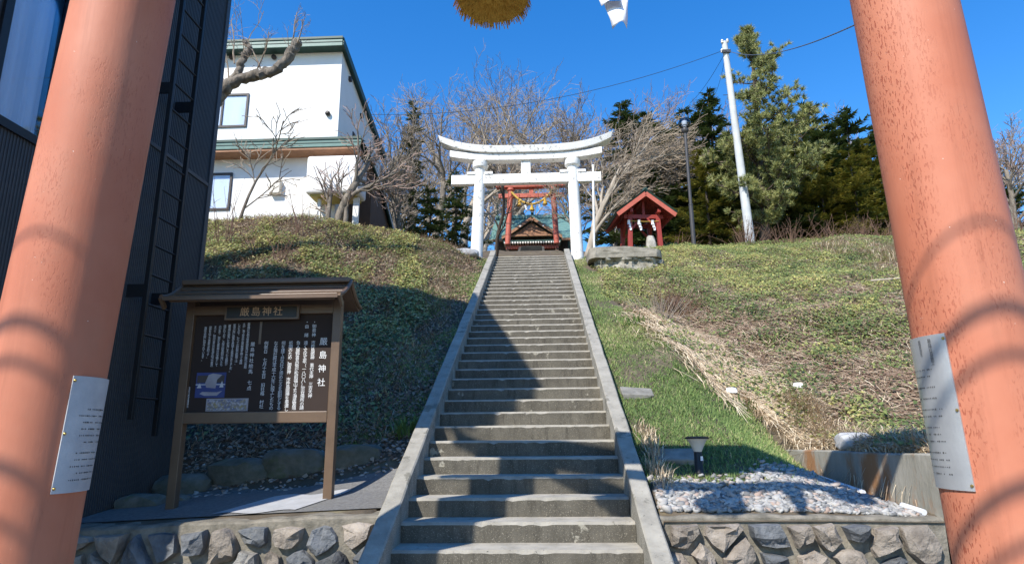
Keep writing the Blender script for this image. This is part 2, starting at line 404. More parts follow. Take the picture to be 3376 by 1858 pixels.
fc = np.stack([idx[:-1, :-1].ravel(), idx[:-1, 1:].ravel(), idx[1:, 1:].ravel(), idx[1:, :-1].ravel()], 1)
hill = npmesh('hillside', np.stack([gx.ravel(), gy.ravel(), gzv.ravel()], 1), fc, m_soil, smooth=True); tag(hill, kind='structure')
st = MB().box((-300, -200, -.3), (300, 6.1, 0)).build('street', m_asph); tag(st, kind='structure')

# terrace path under the sign: tarmac sheet and a pale concrete patch
def sheet(name, x0, x1, y0, y1, lift, mt, nxx=24, nyy=12, edge=None):
    V = []; Fs = []
    for j in range(nyy+1):
        for i in range(nxx+1):
            x = x0+(x1-x0)*i/nxx; y = y0+(y1-y0)*j/nyy
            if edge: x, y = edge(x, y, i/nxx, j/nyy)
            V.append((x, y, gz(x, y)+lift))
    for j in range(nyy):
        for i in range(nxx):
            a = j*(nxx+1)+i; Fs.append((a, a+1, a+nxx+2, a+nxx+1))
    return MB().add(V, Fs).build(name, mt, fix=False, smooth='all')
pth = sheet('path', -4.48, -1.44, 6.10, 7.5, .012, m_asph, 40, 24, lambda x, y, a, b: (x, 6.10+(y-6.10)*(.82+.3*vnoise(x*1.3, 3.1)))); tag(pth, kind='structure')
slab = sheet('concrete_slab', -3.0, -2.2, 6.14, 6.85, .02, m_slabp, 14, 14, lambda x, y, a, b: (x+.32*(b-.3), y+.05*sin(9*a))); tag(slab, kind='structure')

# ================================================================= STAIRCASE
stair = empty('staircase', (X0, D0, 0), 0, 'long worn concrete staircase climbing from the street to the white torii', 'staircase')
def step_mesh(seed):
    r_ = random.Random(seed); n = 40; V = []; d = SD+.02
    for i in range(n+1):
        x = -SW/2 + SW*i/n
        j1 = .006*(float(vnoise(x*2.5, seed*7.3))-.5); j2 = .006*(float(vnoise(x*2+9, seed*3.1))-.5)
        c = .014*max(0, float(fbm(x*16, seed*5.7+2))-.55)/.2
        V += [(x, j1+.0, -SH-.06), (x, j1-.002, -.022-c), (x, j1+.018+c, j2), (x, d, j2*.5), (x, d, -SH-.06)]
    Fs = []
    for i in range(n):
        for k in range(4): Fs.append((i*5+k, (i+1)*5+k, (i+1)*5+k+1, i*5+k+1))
    Fs += [tuple(range(5)), tuple(n*5+k for k in range(5))[::-1]]
    return MB().add(V, Fs)
protos = [step_mesh(s_).build('step', m_conc, stair) for s_ in range(7)]
for n in range(-3, 37):
    o = protos[n+3] if n+3 < 7 else protos[R.randrange(7)].copy()
    if n+3 >= 7: COL.objects.link(o); o.parent = stair
    o.location = (R.uniform(-.004, .004), n*SD, H0+n*SH)
    o.rotation_euler = (0, R.uniform(-.002, .002), 0)
def stringer(x0, x1, name, y0=4.35):
    prof = []; N_ = 60
    for i in range(N_+1):
        Y = y0 + (18.74-y0)*i/N_
        prof.append((Y, max(.16, stair_z(Y)+.17)+.012*(fbm(Y*2.1, x0*9)-.5)))
    y1 = prof[-1][0]
    b = MB(); V = []; 
    for (Y, z) in prof:
        j = .01*(vnoise(Y*3, x0*5)-.5)
        zb = min(0, z) if Y < 5.5 else stair_z(Y)-.75
        V += [(x0+j, Y, zb), (x0+j, Y, z-.012), (x0+j+.014, Y, z), (x1+j-.014, Y, z), (x1+j, Y, z-.012), (x1+j, Y, zb)]
    Fs = []
    for i in range(N_):
        for k in range(5): Fs.append((i*6+k, (i+1)*6+k, (i+1)*6+k+1, i*6+k+1))
    Fs += [tuple(range(6)), tuple(N_*6+k for k in range(6))[::-1]]
    b.add([(p[0]-X0, p[1]-D0, p[2]) for p in V], Fs)
    return b.build(name, m_string, stair)
stringer(SLX-.165, SLX, 'stringer'); stringer(SRX, SRX+.165, 'stringer')

# ================================================================= RETAINING WALLS OF STONE
def clip(poly, px, py, nx_, ny_):
    out = []
    for i in range(len(poly)):
        a = poly[i]; b = poly[(i+1) % len(poly)]
        da = (a[0]-px)*nx_+(a[1]-py)*ny_; db = (b[0]-px)*nx_+(b[1]-py)*ny_
        if da <= 0: out.append(a)
        if da*db < 0:
            t_ = da/(da-db); out.append((a[0]+(b[0]-a[0])*t_, a[1]+(b[1]-a[1])*t_))
    return out
def stone_mesh(poly, yf, rnd, bulge):
    cx_ = sum(p[0] for p in poly)/len(poly); cy_ = sum(p[1] for p in poly)/len(poly)
    # resample the outline so that it is rough
    pts = []
    for i in range(len(poly)):
        a = poly[i]; b = poly[(i+1) % len(poly)]
        L_ = math.hypot(b[0]-a[0], b[1]-a[1])
        if L_ < .02: continue
        k = 2 if L_ > .12 else 1
        for j in range(k):
            t_ = (j + (.18 if j == 0 else 0))/k
            pts.append((a[0]+(b[0]-a[0])*t_+rnd.uniform(-.012, .012), a[1]+(b[1]-a[1])*t_+rnd.uniform(-.012, .012)))
    n = len(pts)
    if n < 4: return None
    tx, tz = rnd.uniform(-.18, .18), rnd.uniform(-.18, .18)
    def ring(s_, y, j, lev=0):
        return [(cx_+(p[0]-cx_)*s_, y + (tx*(p[0]-cx_)+tz*(p[1]-cy_))*lev + rnd.uniform(-j, j), cy_+(p[1]-cy_)*s_) for p in pts]
    rings = [ring(1, yf+.06, 0), ring(1.0, yf-bulge*.40, .012, .6), ring(.92, yf-bulge*.85, .018, 1), ring(.55, yf-bulge*1.0, .028, 1)]
    V = [q for r_ in rings for q in r_] + [(cx_, yf-bulge*1.08, cy_)]
    Fs = []
    for i in range(3):
        for j in range(n): Fs.append((i*n+j, i*n+(j+1) % n, (i+1)*n+(j+1) % n, (i+1)*n+j))
    for j in range(n): Fs.append((3*n+j, 3*n+(j+1) % n, 4*n))
    return MB().add(V, Fs)
def stone_wall(name, xa, xb, yf, zt, label, seed, cell=(.27, .21)):
    """zt: top height as a function of x"""
    root = empty(name, ((xa+xb)/2, yf, 0), 0, label, 'retaining wall')
    ox = (xa+xb)/2; rnd = random.Random(seed)
    b = MB(); n = 70; V = []; 
    for i in range(n+1):
        x = xa+(xb-xa)*i/n; z = zt(x)+.05*(float(fbm(x*3.1, seed*3.7))-.55)
        V += [(x-ox, 0, -.1), (x-ox, .0, z-.02), (x-ox, .03, z), (x-ox, .32, z+.004), (x-ox, .32, -.1)]
    Fs = []
    for i in range(n):
        for k in range(4): Fs.append((i*5+k, (i+1)*5+k, (i+1)*5+k+1, i*5+k+1))
    Fs += [tuple(range(5)), tuple(n*5+k for k in range(5))[::-1]]
    b.add(V, Fs).build('mortar_bed', m_mortar, root)
    pts = []
    nxs = int((xb-xa)/cell[0]); nzs = 4
    for j in range(nzs+1):
        for i in range(nxs+1):
            x = xa+(i+.5*(j % 2)+.2)*(xb-xa)/nxs + rnd.uniform(-.13, .13)
            top = zt(min(max(x, xa), xb))-.07
            z = top - (j+.45)*cell[1] + rnd.uniform(-.09, .09)
            pts.append((x, z))
    for a in pts:
        if not (xa < a[0] < xb) or a[1] < .0: continue
        top = zt(a[0])-.06
        poly = [(xa+.03, .0), (xb-.03, .0), (xb-.03, top), (xa+.03, top)]
        for q in pts:
            if q is a: continue
            dx, dz = q[0]-a[0], q[1]-a[1]; L_ = math.hypot(dx, dz)
            if L_ > 1.0: continue
            g = rnd.uniform(.012, .028)
            poly = clip(poly, a[0]+dx*.5-dx/L_*g, a[1]+dz*.5-dz/L_*g, dx/L_, dz/L_)
            if len(poly) < 3: break
        if len(poly) < 3: continue
        s_ = rnd.uniform(.88, 1.0)
        poly = [((a[0]+(p[0]-a[0])*s_-ox), (a[1]+(p[1]-a[1])*s_)) for p in poly]
        w_ = max(p[0] for p in poly)-min(p[0] for p in poly); h_ = max(p[1] for p in poly)-min(p[1] for p in poly)
        if w_ < .08 or h_ < .06: continue
        sm = stone_mesh(poly, 0, rnd, rnd.uniform(.06, .13))
        if sm: sm.build('stone', rnd.choice([m_stone, m_stone_w, m_stone_w, m_stone_d]), root, smooth=True)
    return root
stone_wall('stone_retaining_wall', -4.9, SLX-.15, 5.80, lambda x: gz(x, 5.9)+.016,
           'low mortared field stone wall under the brown notice board', 3)
stone_wall('stone_retaining_wall', SRX+.15, 3.46, 5.84, lambda x: gz(min(x, 3.0), 5.9)+.016, 'low mortared field stone wall in front of the gravel bed', 8)

# concrete wall beside the gravel bed
def wall_x(Y): return 3.47-.144*(Y-5.84)
cw = empty('concrete_wall', (3.24, 7.5, 0), 0, 'rust stained grey concrete wall holding back the slope by the gravel', 'wall')
b = MB(); V = []
for i in range(41):
    Y = 5.84+(9.5-5.84)*i/40; zt = 1.335-.006*(Y-6)+.012*(vnoise(Y*2, 1)-.5); w_ = wall_x(Y)-3.24
    V += [(w_-.09, Y-7.5, .3), (w_-.075, Y-7.5, zt-.015), (w_-.06, Y-7.5, zt), (w_+.12, Y-7.5, zt), (w_+.12, Y-7.5, .3)]
Fs = [(i*5+k, (i+1)*5+k, (i+1)*5+k+1, i*5+k+1) for i in range(40) for k in range(4)] + [tuple(range(5)), tuple(200+k for k in range(5))[::-1]]
b.add(V, Fs).build('wall_body', m_wallc, cw)
MB().prism([(.22, -.1), (9, -.1), (9, 2.0), (4.7, 1.62), (2.2, 1.36), (.22, 1.34)], 'y', -1.68, -1.5).build('return_wall', m_wallc, cw, bevel=.01)
# white drain pipe lying along its foot, in two lengths
for (ya, yb, dx_, lab) in ((7.6, 6.75, .16, 'white plastic drain pipe along the foot of the rust stained wall'), (6.25, 5.98, .14, 'short white plastic pipe end poking out of the gravel')):
    q = [(wall_x(t_)-dx_, t_, gz(wall_x(t_)-dx_, t_)+.045) for t_ in (ya, (ya+yb)/2, yb)]
    p = MB().tube(q, .026, 10).build('drain_pipe', m_plastic, smooth=True)
    tag(p, lab, 'pipe')

# ---------------------------------------------------------------- lettering
def text_part(body, size, name, mt, parent, origin, ux, uz, vertical=False, pitch=1.0, ext=.0015, align='CENTER', bold=0, fn=None):
    """flat lettering; origin = top centre (vertical) or centre (horizontal); ux, uz = directions of reading and up"""
    cu = bpy.data.curves.new('t', 'FONT'); cu.size = size; cu.resolution_u = 2; cu.offset = bold
    if vertical: cu.body = '\n'.join(body); cu.align_x = 'CENTER'; cu.space_line = pitch
    else: cu.body = body; cu.align_x = align; cu.align_y = 'CENTER'; cu.space_character = pitch
    o = bpy.data.objects.new('t', cu); COL.objects.link(o)
    me = bpy.data.meshes.new_from_object(o)
    bpy.data.objects.remove(o)
    ux = Vector(ux); uz = Vector(uz); nn = ux.cross(uz)
    og = Vector(origin)
    for v in me.vertices:
        c = v.co.copy()
        v.co = fn(c) if fn else og + ux*c.x + uz*c.y + nn*ext
    me.materials.clear(); me.materials.append(mt); me.name = name
    q = bpy.data.objects.new(name, me); COL.objects.link(q); q.parent = parent; q['kind'] = 'stuff'
    return q

# ================================================================= TORII BUILDER
def curved_beam(L_, prof, sori, end_slant=0, n=32, taper=0, pw=2.4):
    """prof: closed list of (y,z); swept along x from -L to L, lifted by sori towards the tips"""
    rings = []
    for i in range(n+1):
        t_ = -1+2*i/n; a = abs(t_)
        rings.append([(t_*L_ + (1 if t_ > 0 else -1)*end_slant*(z-prof[0][1])*(a**6), y, z + sori*a**pw) for (y, z) in prof])
    return MB().loft(rings)
def rect(y, z0, z1): return [(-y, z0), (y, z0), (y, z1), (-y, z1)]

# ---- the great vermilion torii over the camera
TY, TX = 3.4, -.232
torii = empty('torii', (TX, TY, 0), 0, 'tall vermilion torii whose two round posts flank the bottom of the stairs', 'torii')
def lean_col(xb, xt, H, rb, rtp, nseg=14):
    b = MB(); rings = []
    for i in range(nseg+1):
        t_ = i/nseg; x = xb+(xt-xb)*t_; r_ = rb+(rtp-rb)*t_
        rings.append([(x+r_*cos(2*pi*j/56), r_*sin(2*pi*j/56), H*t_) for j in range(56)])
    return b.loft(rings)
LCB, LCT, RCB, RCT, CH = -2.782, -2.517, 2.318, 2.16, 5.30
lean_col(LCB-TX, LCT-TX, CH, .280, .268).build('post', m_verm, torii, smooth=True)
lean_col(RCB-TX, RCT-TX, CH, .274, .262).build('post', m_verm, torii, smooth=True)
for xb in (LCB, RCB):
    MB().lathe([(.33, 0), (.33, .20), (.31, .23), (.28, .23)], (xb-TX, 0, 0), 40).build('post_base', m_blackm, torii, smooth=True)
MB().box((-3.0, -.09, 4.90), (3.0, .09, 5.08)).build('tie_beam', m_verm, torii, bevel=.01)
MB().box((-.10, -.08, 5.08), (.10, .08, 5.23)).build('centre_strut', m_verm, torii, bevel=.008)
curved_beam(3.1, rect(.14, 5.22, 5.385), .52).build('lower_lintel', m_verm, torii, bevel=.01)
curved_beam(3.5, [(-.18, 5.39), (.18, 5.39), (.22, 5.56), (0, 5.62), (-.22, 5.56)], .75, .3).build('top_lintel', m_verm, torii, bevel=.01)
# plaques wrapped round the posts
def post_x(side, z):
    return (LCB+(LCT-LCB)*z/CH) if side < 0 else (RCB+(RCT-RCB)*z/CH)
def plaque(side, a0, a1, z0, z1, mt, label):
    root = empty('metal_plaque', (post_x(side, z0), TY, z0), 0, label, 'plaque', 'plates on the posts')
    rr = (.281 if side < 0 else .274)
    ox, oz = post_x(side, z0), z0
    def pos(a, z, r_): return (post_x(side, z)-ox + r_*cos(a), r_*sin(a), z-oz)
    n = 14; b = MB(); ring_o = []; 
    for k, z in enumerate((z0, z1)):
        for r_ in (rr-.004, rr+.006):
            ring_o.append([pos(a0+(a1-a0)*i/n, z, r_) for i in range(n+1)])
    V = [p for r_ in ring_o for p in r_]; m_ = n+1
    Fs = []
    for i in range(n):
        Fs += [(m_+i, m_+i+1, 3*m_+i+1, 3*m_+i), (i, i+1, m_+i+1, m_+i), (2*m_+i, 2*m_+i+1, 3*m_+i+1, 3*m_+i)]
    Fs += [(0, m_, 3*m_, 2*m_), (n, m_+n, 3*m_+n, 2*m_+n)]
    b.add(V, Fs).build('plate', mt, root, smooth=True)
    # raised rim line and brass screws at the free edge
    ae = a0+.03*(1 if a1 > a0 else -1)
    for z in (z0+.025, (z0+z1)/2, z1-.025):
        c = pos(ae, z, rr+.008)
        d = Vector((cos(ae), sin(ae), 0))
        MB().tube([Vector(c), Vector(c)+d*.006], [.008, .005], 10).build('screw', m_brass, root, smooth=True)
    # engraved rows: far too small to read, short strokes
    rnd = random.Random(5 if side < 0 else 6); b = MB()
    z = z1-.17
    while z > z0+.05:
        k0 = .16+rnd.random()*.1; k1 = .85-rnd.random()*.2
        t_ = k0
        while t_ < k1:
            if rnd.random() < .78:
                a = a0+(a1-a0)*t_; w_ = .010; h_ = rnd.uniform(.004, .009)
                pa, pb = pos(a, z-h_/2, rr+.0075), pos(a+.010/rr*(1 if a1 > a0 else -1)*rnd.uniform(.4, .9), z-h_/2, rr+.0075)
                b.add([pa, pb, (pb[0], pb[1], pb[2]+h_), (pa[0], pa[1], pa[2]+h_)], [(0, 1, 2, 3)])
            t_ += .030
        z -= .034 if rnd.random() < .7 else .055
    tag(b.build('engraving', m_dark_t, root, fix=False), kind='stuff')
    if side > 0:
        s_ = 1
        for col, (tx, body) in enumerate(((.20, '嚴島神社鳥居建立'), (.36, '奉賛者芳名'))):
            def fn(c, tx=tx):
                a = a0+(a1-a0)*tx + c.x/rr      # seen from outside, right is +angle
                zz = z1-.035-.016*0 + c.y
                return Vector(pos(a, zz, rr+.0078))
            text_part(body, .021, 'heading', m_dark_t, root, (0, 0, 0), (1, 0, 0), (0, 0, 1), True, .78, fn=fn)
    return root
plaque(1, radians(213), radians(128), 1.26, 2.015, m_steelp, 'bright stainless steel plaque wrapped on the torii post by the gravel bed')
plaque(-1, radians(-29), radians(48), 1.27, 1.863, m_steelp2, 'dull spotted metal plaque wrapped on the torii post by the black building')

# ---- rope, tassels and paper streamers of the great torii
def rope_pts(xa, za, xb, zb, sag, y, n=50):
    return [(xa+(xb-xa)*i/n, y, za+(zb-za)*i/n - sag*4*(i/n)*(1-i/n)) for i in range(n+1)]
def twisted(pts, R_, turns, name, mt, parent=None, strands=3, n=8, wrad=.62):
    b = MB()
    for s_ in range(strands):
        q = []; k = len(pts)
        for i, p in enumerate(pts):
            d = (Vector(pts[min(i+1, k-1)])-Vector(pts[max(i-1, 0)])).normalized()
            a = Vector((0, 1, 0)); c = d.cross(a)
            ph = 2*pi*(turns*i/k + s_/strands)
            q.append(Vector(p)+(a*cos(ph)+c*sin(ph))*R_*.5)
        b.tube(q, R_*wrad, n)
    return b.build(name, mt, parent, smooth='all')
RZ = 4.86; SAG = .12
rp = rope_pts(LCT+.1, 5.2, RCT-.1, 5.2, .68, TY-.12, 150)
rope = twisted(rp, .085, 26, 'sacred_rope', m_rope); tag(rope, 'thick twisted straw rope slung between the vermilion posts', 'rope')
def rope_z(x):
    t_ = (x-(LCT+.1))/((RCT-.1)-(LCT+.1)); return 5.2-.68*4*t_*(1-t_)
def tassel(x, y, ztop, H, rb, label, n_fib=900, mt=None, name='rope_tassel', grp='tassels of the great torii', bound=True):
    root = empty(name, (x, y, ztop-H), 0, label, 'tassel', grp); rnd = random.Random(int(x*100)+5)
    b = MB().lathe([(.012, H), (rb*.35, H*.97), (rb*.42, H*.86), (rb*.50, H*.74), (rb*.78, H*.35), (rb*.95, .03), (rb*.9, .015), (rb*.4, .03), (.01, .03)], n=28, cap=False)
    b.build('fibre_bundle', mt or m_straw, root, smooth='all')
    if bound: MB().tube([(rb*.46*cos(a), rb*.46*sin(a), H*.80) for a in [2*pi*i/20 for i in range(21)]], rb*.07, 6, False).build('binding', m_rope, root, smooth='all')
    f = MB()
    for i in range(n_fib):
        a = rnd.uniform(0, 2*pi); k = sqrt(rnd.random())
        r1 = rb*k; z1 = rnd.uniform(-.03, .02)+.02*(1-k)
        if i % 3 == 0: k = 1; r1 = rb*rnd.uniform(.96, 1.06)
        r2 = r1*.75 if k < .98 else rb*.62; z2 = z1+H*.12 if k < .98 else H*rnd.uniform(.45, .6)
        p = (r1*cos(a), r1*sin(a), z1); q = (r2*cos(a+.05), r2*sin(a+.05), z2)
        w_ = .0028
        f.add([(p[0]-w_*sin(a), p[1]+w_*cos(a), p[2]), (p[0]+w_*sin(a), p[1]-w_*cos(a), p[2]), (q[0]+w_*sin(a), q[1]-w_*cos(a), q[2]), (q[0]-w_*sin(a), q[1]+w_*cos(a), q[2])], [(0, 1, 2, 3)])
    f.build('fringe', mt or m_straw, root, fix=False)
    return root
for x, lb in ((-.235, 'golden straw tassel hanging at the middle of the thick rope'), (-1.33, 'golden straw tassel on the rope nearest the black building'), (.86, 'golden straw tassel on the rope above the gravel bed')):
    tassel(x, TY-.12, rope_z(x)-(.085 if x == -.235 else -.06), .42 if x == -.235 else .36, .222 if x == -.235 else .20, lb)
def paper_streamer(x, y, ztop, s_, label, curl, grp):
    root = empty('paper_streamer', (x, y, ztop-s_), 0, label, 'paper streamer', grp); b = MB(); n = 14
    def panel(x0, x1, za, zb, k):
        V = []; Fs = []; m_ = 6
        for i in range(n+1):
            t_ = i/n
            for j in range(m_+1):
                u_ = j/m_; xx = x0+(x1-x0)*u_
                z = za+(zb-za)*t_
                yy = curl*(sin(t_*2.6+k)*.5 + .9*(u_-.5)**2*t_*2) + .02*k
                V.append(((xx+.25*curl*t_*sin(k+u_*2)), yy, z))
        for i in range(n):
            for j in range(m_): Fs.append((i*(m_+1)+j, i*(m_+1)+j+1, (i+1)*(m_+1)+j+1, (i+1)*(m_+1)+j))
        b.add(V, Fs)
    w_ = s_*.24
    for k in range(3):
        panel(-w_*.5+w_*.35*k, w_*.5+w_*.35*k, s_*(1-.30*k), s_*(.58-.30*k) if k < 2 else 0, k)
    o = b.build('folded_paper', m_paper, root, fix=False, smooth='all')
    md = o.modifiers.new('thick', 'SOLIDIFY'); md.thickness = .0015
    return root
paper_streamer(.40, TY-.12, rope_z(.44)-.11, .62, 'white folded paper streamer blowing beside the middle tassel', .16, 'paper streamers of the great rope')
paper_streamer(-.82, TY-.12, rope_z(-.82)+.02, .30, 'white folded paper streamer between the two tassels nearer the black building', .06, 'paper streamers of the great rope')
# street cables behind the viewer (their shadows lie across the posts)
for (yy, zz, r_, dz, lb) in ((-1.2, 7.49, .011, .1, 'thin uppermost cable strung along the street'), (-1.2, 7.06, .026, .3, 'thick upper cable strung along the street'), (-1.25, 6.88, .018, .2, 'cable just under the thick upper one along the street'),
                             (-1.2, 6.22, .026, -.15, 'thick lower cable strung along the street'), (-1.25, 6.04, .018, -.1, 'lowest cable strung along the street')):
    w_ = MB().tube([(x, yy, zz+dz*(x/20)+.0025*x*x) for x in range(-20, 21, 2)], r_, 8).build('street_cable', m_wire, smooth='all'); tag(w_, lb, 'cable', 'cables along the street')

# ---- white stone torii at the top of the stairs
WY = 18.95; wc = -.31
wt = empty('torii', (wc, WY, 6.62), 0, 'white painted stone torii with lichen spots at the top of the stairs', 'torii')
def ztor(z): return z-6.62
for s_, xb, xt in ((-1, -1.885, -1.77), (1, 1.245, 1.17)):
    rings = [[(xb-wc+(xt-xb)*k/8+(.195-.03*k/8)*cos(2*pi*j/28), (.195-.03*k/8)*sin(2*pi*j/28), (9.86-6.62)*k/8) for j in range(28)] for k in range(9)]
    MB().loft(rings).build('post', m_whitep, wt, smooth=True)
    MB().lathe([(.16, 0), (.235, .04), (.245, .06), (.245, .24), (.2, .25)], (xt-wc, 0, ztor(9.74)), 28).build('post_cap', m_whitep, wt, smooth=True)
    for k in (-.28, .28):
        MB().box((xt-wc+k-.13, -.14, ztor(9.53)), (xt-wc+k+.13, .14, ztor(9.62))).build('wedge', m_whitep, wt, bevel=.008)
MB().box((-2.37, -.11, ztor(9.22)), (2.37, .11, ztor(9.53))).build('tie_beam', m_whitep, wt, bevel=.012)
MB().box((-.15, -.09, ztor(9.53)), (.15, .09, ztor(10.0))).build('centre_strut', m_whitep, wt, bevel=.01)
curved_beam(2.42, rect(.17, ztor(9.985), ztor(10.20)), .16, pw=3.4).build('lower_lintel', m_whitep, wt, bevel=.01)
curved_beam(2.72, [(-.24, ztor(10.21)), (.24, ztor(10.21)), (.30, ztor(10.42)), (0, ztor(10.48)), (-.30, ztor(10.42))], .42, .35, pw=3.6).build('top_lintel', m_whitep, wt, bevel=.01)
# ---- red torii further up
RY = 34; rc = -.27; RZ0 = 11.75
rtt = empty('torii', (rc, RY, RZ0), 0, 'small red torii with a straw rope before the shrine hall', 'torii')
for xb, xt in ((-1.63, -1.43), (1.10, .96)):
    MB().loft([[(xb-rc+(xt-xb)*k/6+.155*cos(2*pi*j/20), .155*sin(2*pi*j/20), 3.2*k/6) for j in range(20)] for k in range(7)]).build('post', m_red_far, rtt, smooth=True)
    MB().lathe([(.15, 0), (.22, .03), (.22, .16), (.18, .17)], (xt-rc, 0, 3.13), 20).build('post_cap', m_red_far, rtt, smooth=True)
MB().box((-1.85, -.09, 2.72), (1.85, .09, 2.96)).build('tie_beam', m_red_far, rtt, bevel=.008)
MB().box((-.12, -.07, 2.96), (.12, .07, 3.3)).build('centre_strut', m_red_far, rtt)
curved_beam(1.98, [(-.2, 3.3), (.2, 3.3), (.24, 3.58), (0, 3.62), (-.24, 3.58)], .03, .25).build('top_lintel', m_red_far, rtt, bevel=.008)
rp2 = rope_pts(-1.38, 14.75, .92, 14.82, .78, RY-.22, 70)
r2 = twisted(rp2, .065, 14, 'sacred_rope', m_rope); tag(r2, 'straw rope sagging between the small red torii posts', 'rope')
def r2z(x):
    t_ = (x+1.38)/2.3; return 14.75+.07*t_-.78*4*t_*(1-t_)
for x, lb in ((-.96, 'small yellow tassel at one side of the red torii rope'), (-.24, 'small yellow tassel at the lowest point of the red torii rope'), (.50, 'small yellow tassel on the red torii rope toward the flagpole side')):
    tassel(x, RY-.22, r2z(x)-.05, .34, .15, lb, 150, grp='tassels of the red torii')
for x, lb_ in ((-.62, 'white paper streamer on the red torii rope, house side of the middle tassel'), (.14, 'white paper streamer on the red torii rope, pavilion side of the middle tassel')):
    paper_streamer(x, RY-.22, r2z(x)-.03, .36, lb_, .03, 'paper streamers of the red torii')

# ================================================================= SHRINE HALL
hx, hy, hz = -.30, 39.0, 11.65
hall = empty('shrine_hall', (hx, hy, hz), 0, 'wooden shrine hall with verdigris green roof and brown front gable', 'shrine')
MB().box((-2.3, .6, 0), (2.3, 4.6, 2.0)).build('wall', m_brownwall, hall)
# main roof: ridge along x, courses of metal sheet as steps
def roof_slope(name, y0, z0, y1, z1, hw0, hw1, ncourse, mt, parent, th=.05):
    for k in range(ncourse):
        a, c = k/ncourse, (k+1)/ncourse
        f = lambda t_: (y0+(y1-y0)*t_, z0+(z1-z0)*(t_**.9), hw0+(hw1-hw0)*t_)
        (ya, za, wa), (yc, zc, wc_) = f(a), f(c)
        b = MB().add([(-wa, ya, za+th), (wa, ya, za+th), (wc_, yc, zc+th*.3), (-wc_, yc, zc+th*.3), (-wa, ya, za-.03), (wa, ya, za-.03), (wc_, yc, zc-.03), (-wc_, yc, zc-.03)],
                     [(0, 1, 2, 3), (7, 6, 5, 4), (0, 4, 5, 1), (1, 5, 6, 2), (2, 6, 7, 3), (3, 7, 4, 0)])
        b.build('roof_course', mt, parent)
roof_slope('roof', -.2, 1.9, 2.6, 4.2, 2.7, 2.5, 9, m_copper, hall)
roof_slope('roof', 5.4, 1.9, 2.6, 4.2, 2.7, 2.5, 4, m_copper, hall)
MB().prism([(2.35, 4.13), (2.85, 4.13), (2.8, 4.4), (2.4, 4.4)], 'x', -2.5, 2.5).build('ridge', m_copper, hall, bevel=.02)
MB().box((-2.5, -.32, 1.72), (2.5, -.1, 1.86)).build('eave_board', m_browncut, hall)
for i, x in enumerate((-1.5, 0.0+.02, 1.45)):
    t0 = MB().tube([(x-.0, 1.9, 4.5), (x+.0, 3.2, 4.5)], .10, 12).build('ridge_log', m_green_d, hall, smooth=True)
    MB().tube([(x, 1.86, 4.5), (x, 1.90, 4.5)], .105, 14).build('white_log_end', m_whitep, hall, smooth=True)
for x in (-2.35, 2.35):
    for s_ in (-1, 1):
        MB().beam((x, 2.6-s_*.35, 4.1), (x, 2.6+s_*.55, 5.1), .09, .14).build('forked_finial', m_copper, hall)
# front gable porch
GZ, GP, GH, GW = 1.62, 2.86, -1.6, 1.85       # eave z, peak z, front y, half width
for s_ in (-1, 1):
    for k in range(6):
        t0_, t1_ = k/6, (k+1)/6
        def gp(t_): return (s_*GW*(1-t_)*1.0, GZ+(GP-GZ)*(t_**1.12))
        (xa, za), (xb, zb) = gp(t0_), gp(t1_)
        MB().add([(xa, GH-.15, za+.10), (xb, GH-.15, zb+.08), (xb, 1.4, zb+.08), (xa, 1.4, za+.10), (xa, GH-.15, za), (xb, GH-.15, zb), (xb, 1.4, zb), (xa, 1.4, za)],
                 [(0, 1, 2, 3), (7, 6, 5, 4), (0, 4, 5, 1), (1, 5, 6, 2), (2, 6, 7, 3), (3, 7, 4, 0)]).build('gable_course', m_copper, hall)
    pts = [gp(i/10) for i in range(11)]
    b = MB(); V = []
    for (x, z) in pts: V += [(x, GH-.18, z-.02), (x, GH-.18, z-.22), (x, GH-.08, z-.22), (x, GH-.08, z-.02)]
    Fs = [(i*4+k, (i+1)*4+k, (i+1)*4+(k+1) % 4, i*4+(k+1) % 4) for i in range(10) for k in range(4)] + [(0, 1, 2, 3), (40, 41, 42, 43)]
    b.add(V, Fs).build('bargeboard', m_browncut, hall)
    for t_ in (.28, .62):
        x, z = gp(t_)
        MB().tube([(x, GH-.21, z-.13), (x, GH-.17, z-.13)], .055, 12).build('white_stud', m_whitep, hall, smooth=True)
# boarded gable wall, each board its own piece
nb = 14
for i in range(nb):
    x0, x1 = -1.3+2.6*i/nb, -1.3+2.6*(i+1)/nb-.012
    zt_ = lambda x: GZ+.0+(GP-GZ-.35)*max(0, 1-abs(x)/1.32)
    MB().add([(x0, GH+.05, GZ-.03), (x1, GH+.05, GZ-.03), (x1, GH+.05, zt_(x1)), (x0, GH+.05, zt_(x0)), (x0, GH+.1, GZ-.03), (x1, GH+.1, GZ-.03), (x1, GH+.1, zt_(x1)), (x0, GH+.1, zt_(x0))],
             [(0, 1, 2, 3), (7, 6, 5, 4), (0, 4, 5, 1), (1, 5, 6, 2), (2, 6, 7, 3), (3, 7, 4, 0)]).build('board', m_browncut, hall)
MB().box((-1.45, GH-.02, GZ+.0), (1.45, GH+.048, GZ+.12)).build('gable_beam', m_browncut, hall, bevel=.01)
MB().box((-.06, GH-.0, GZ+.122), (.06, GH+.048, GZ+.7)).build('king_post', m_browncut, hall, bevel=.01)
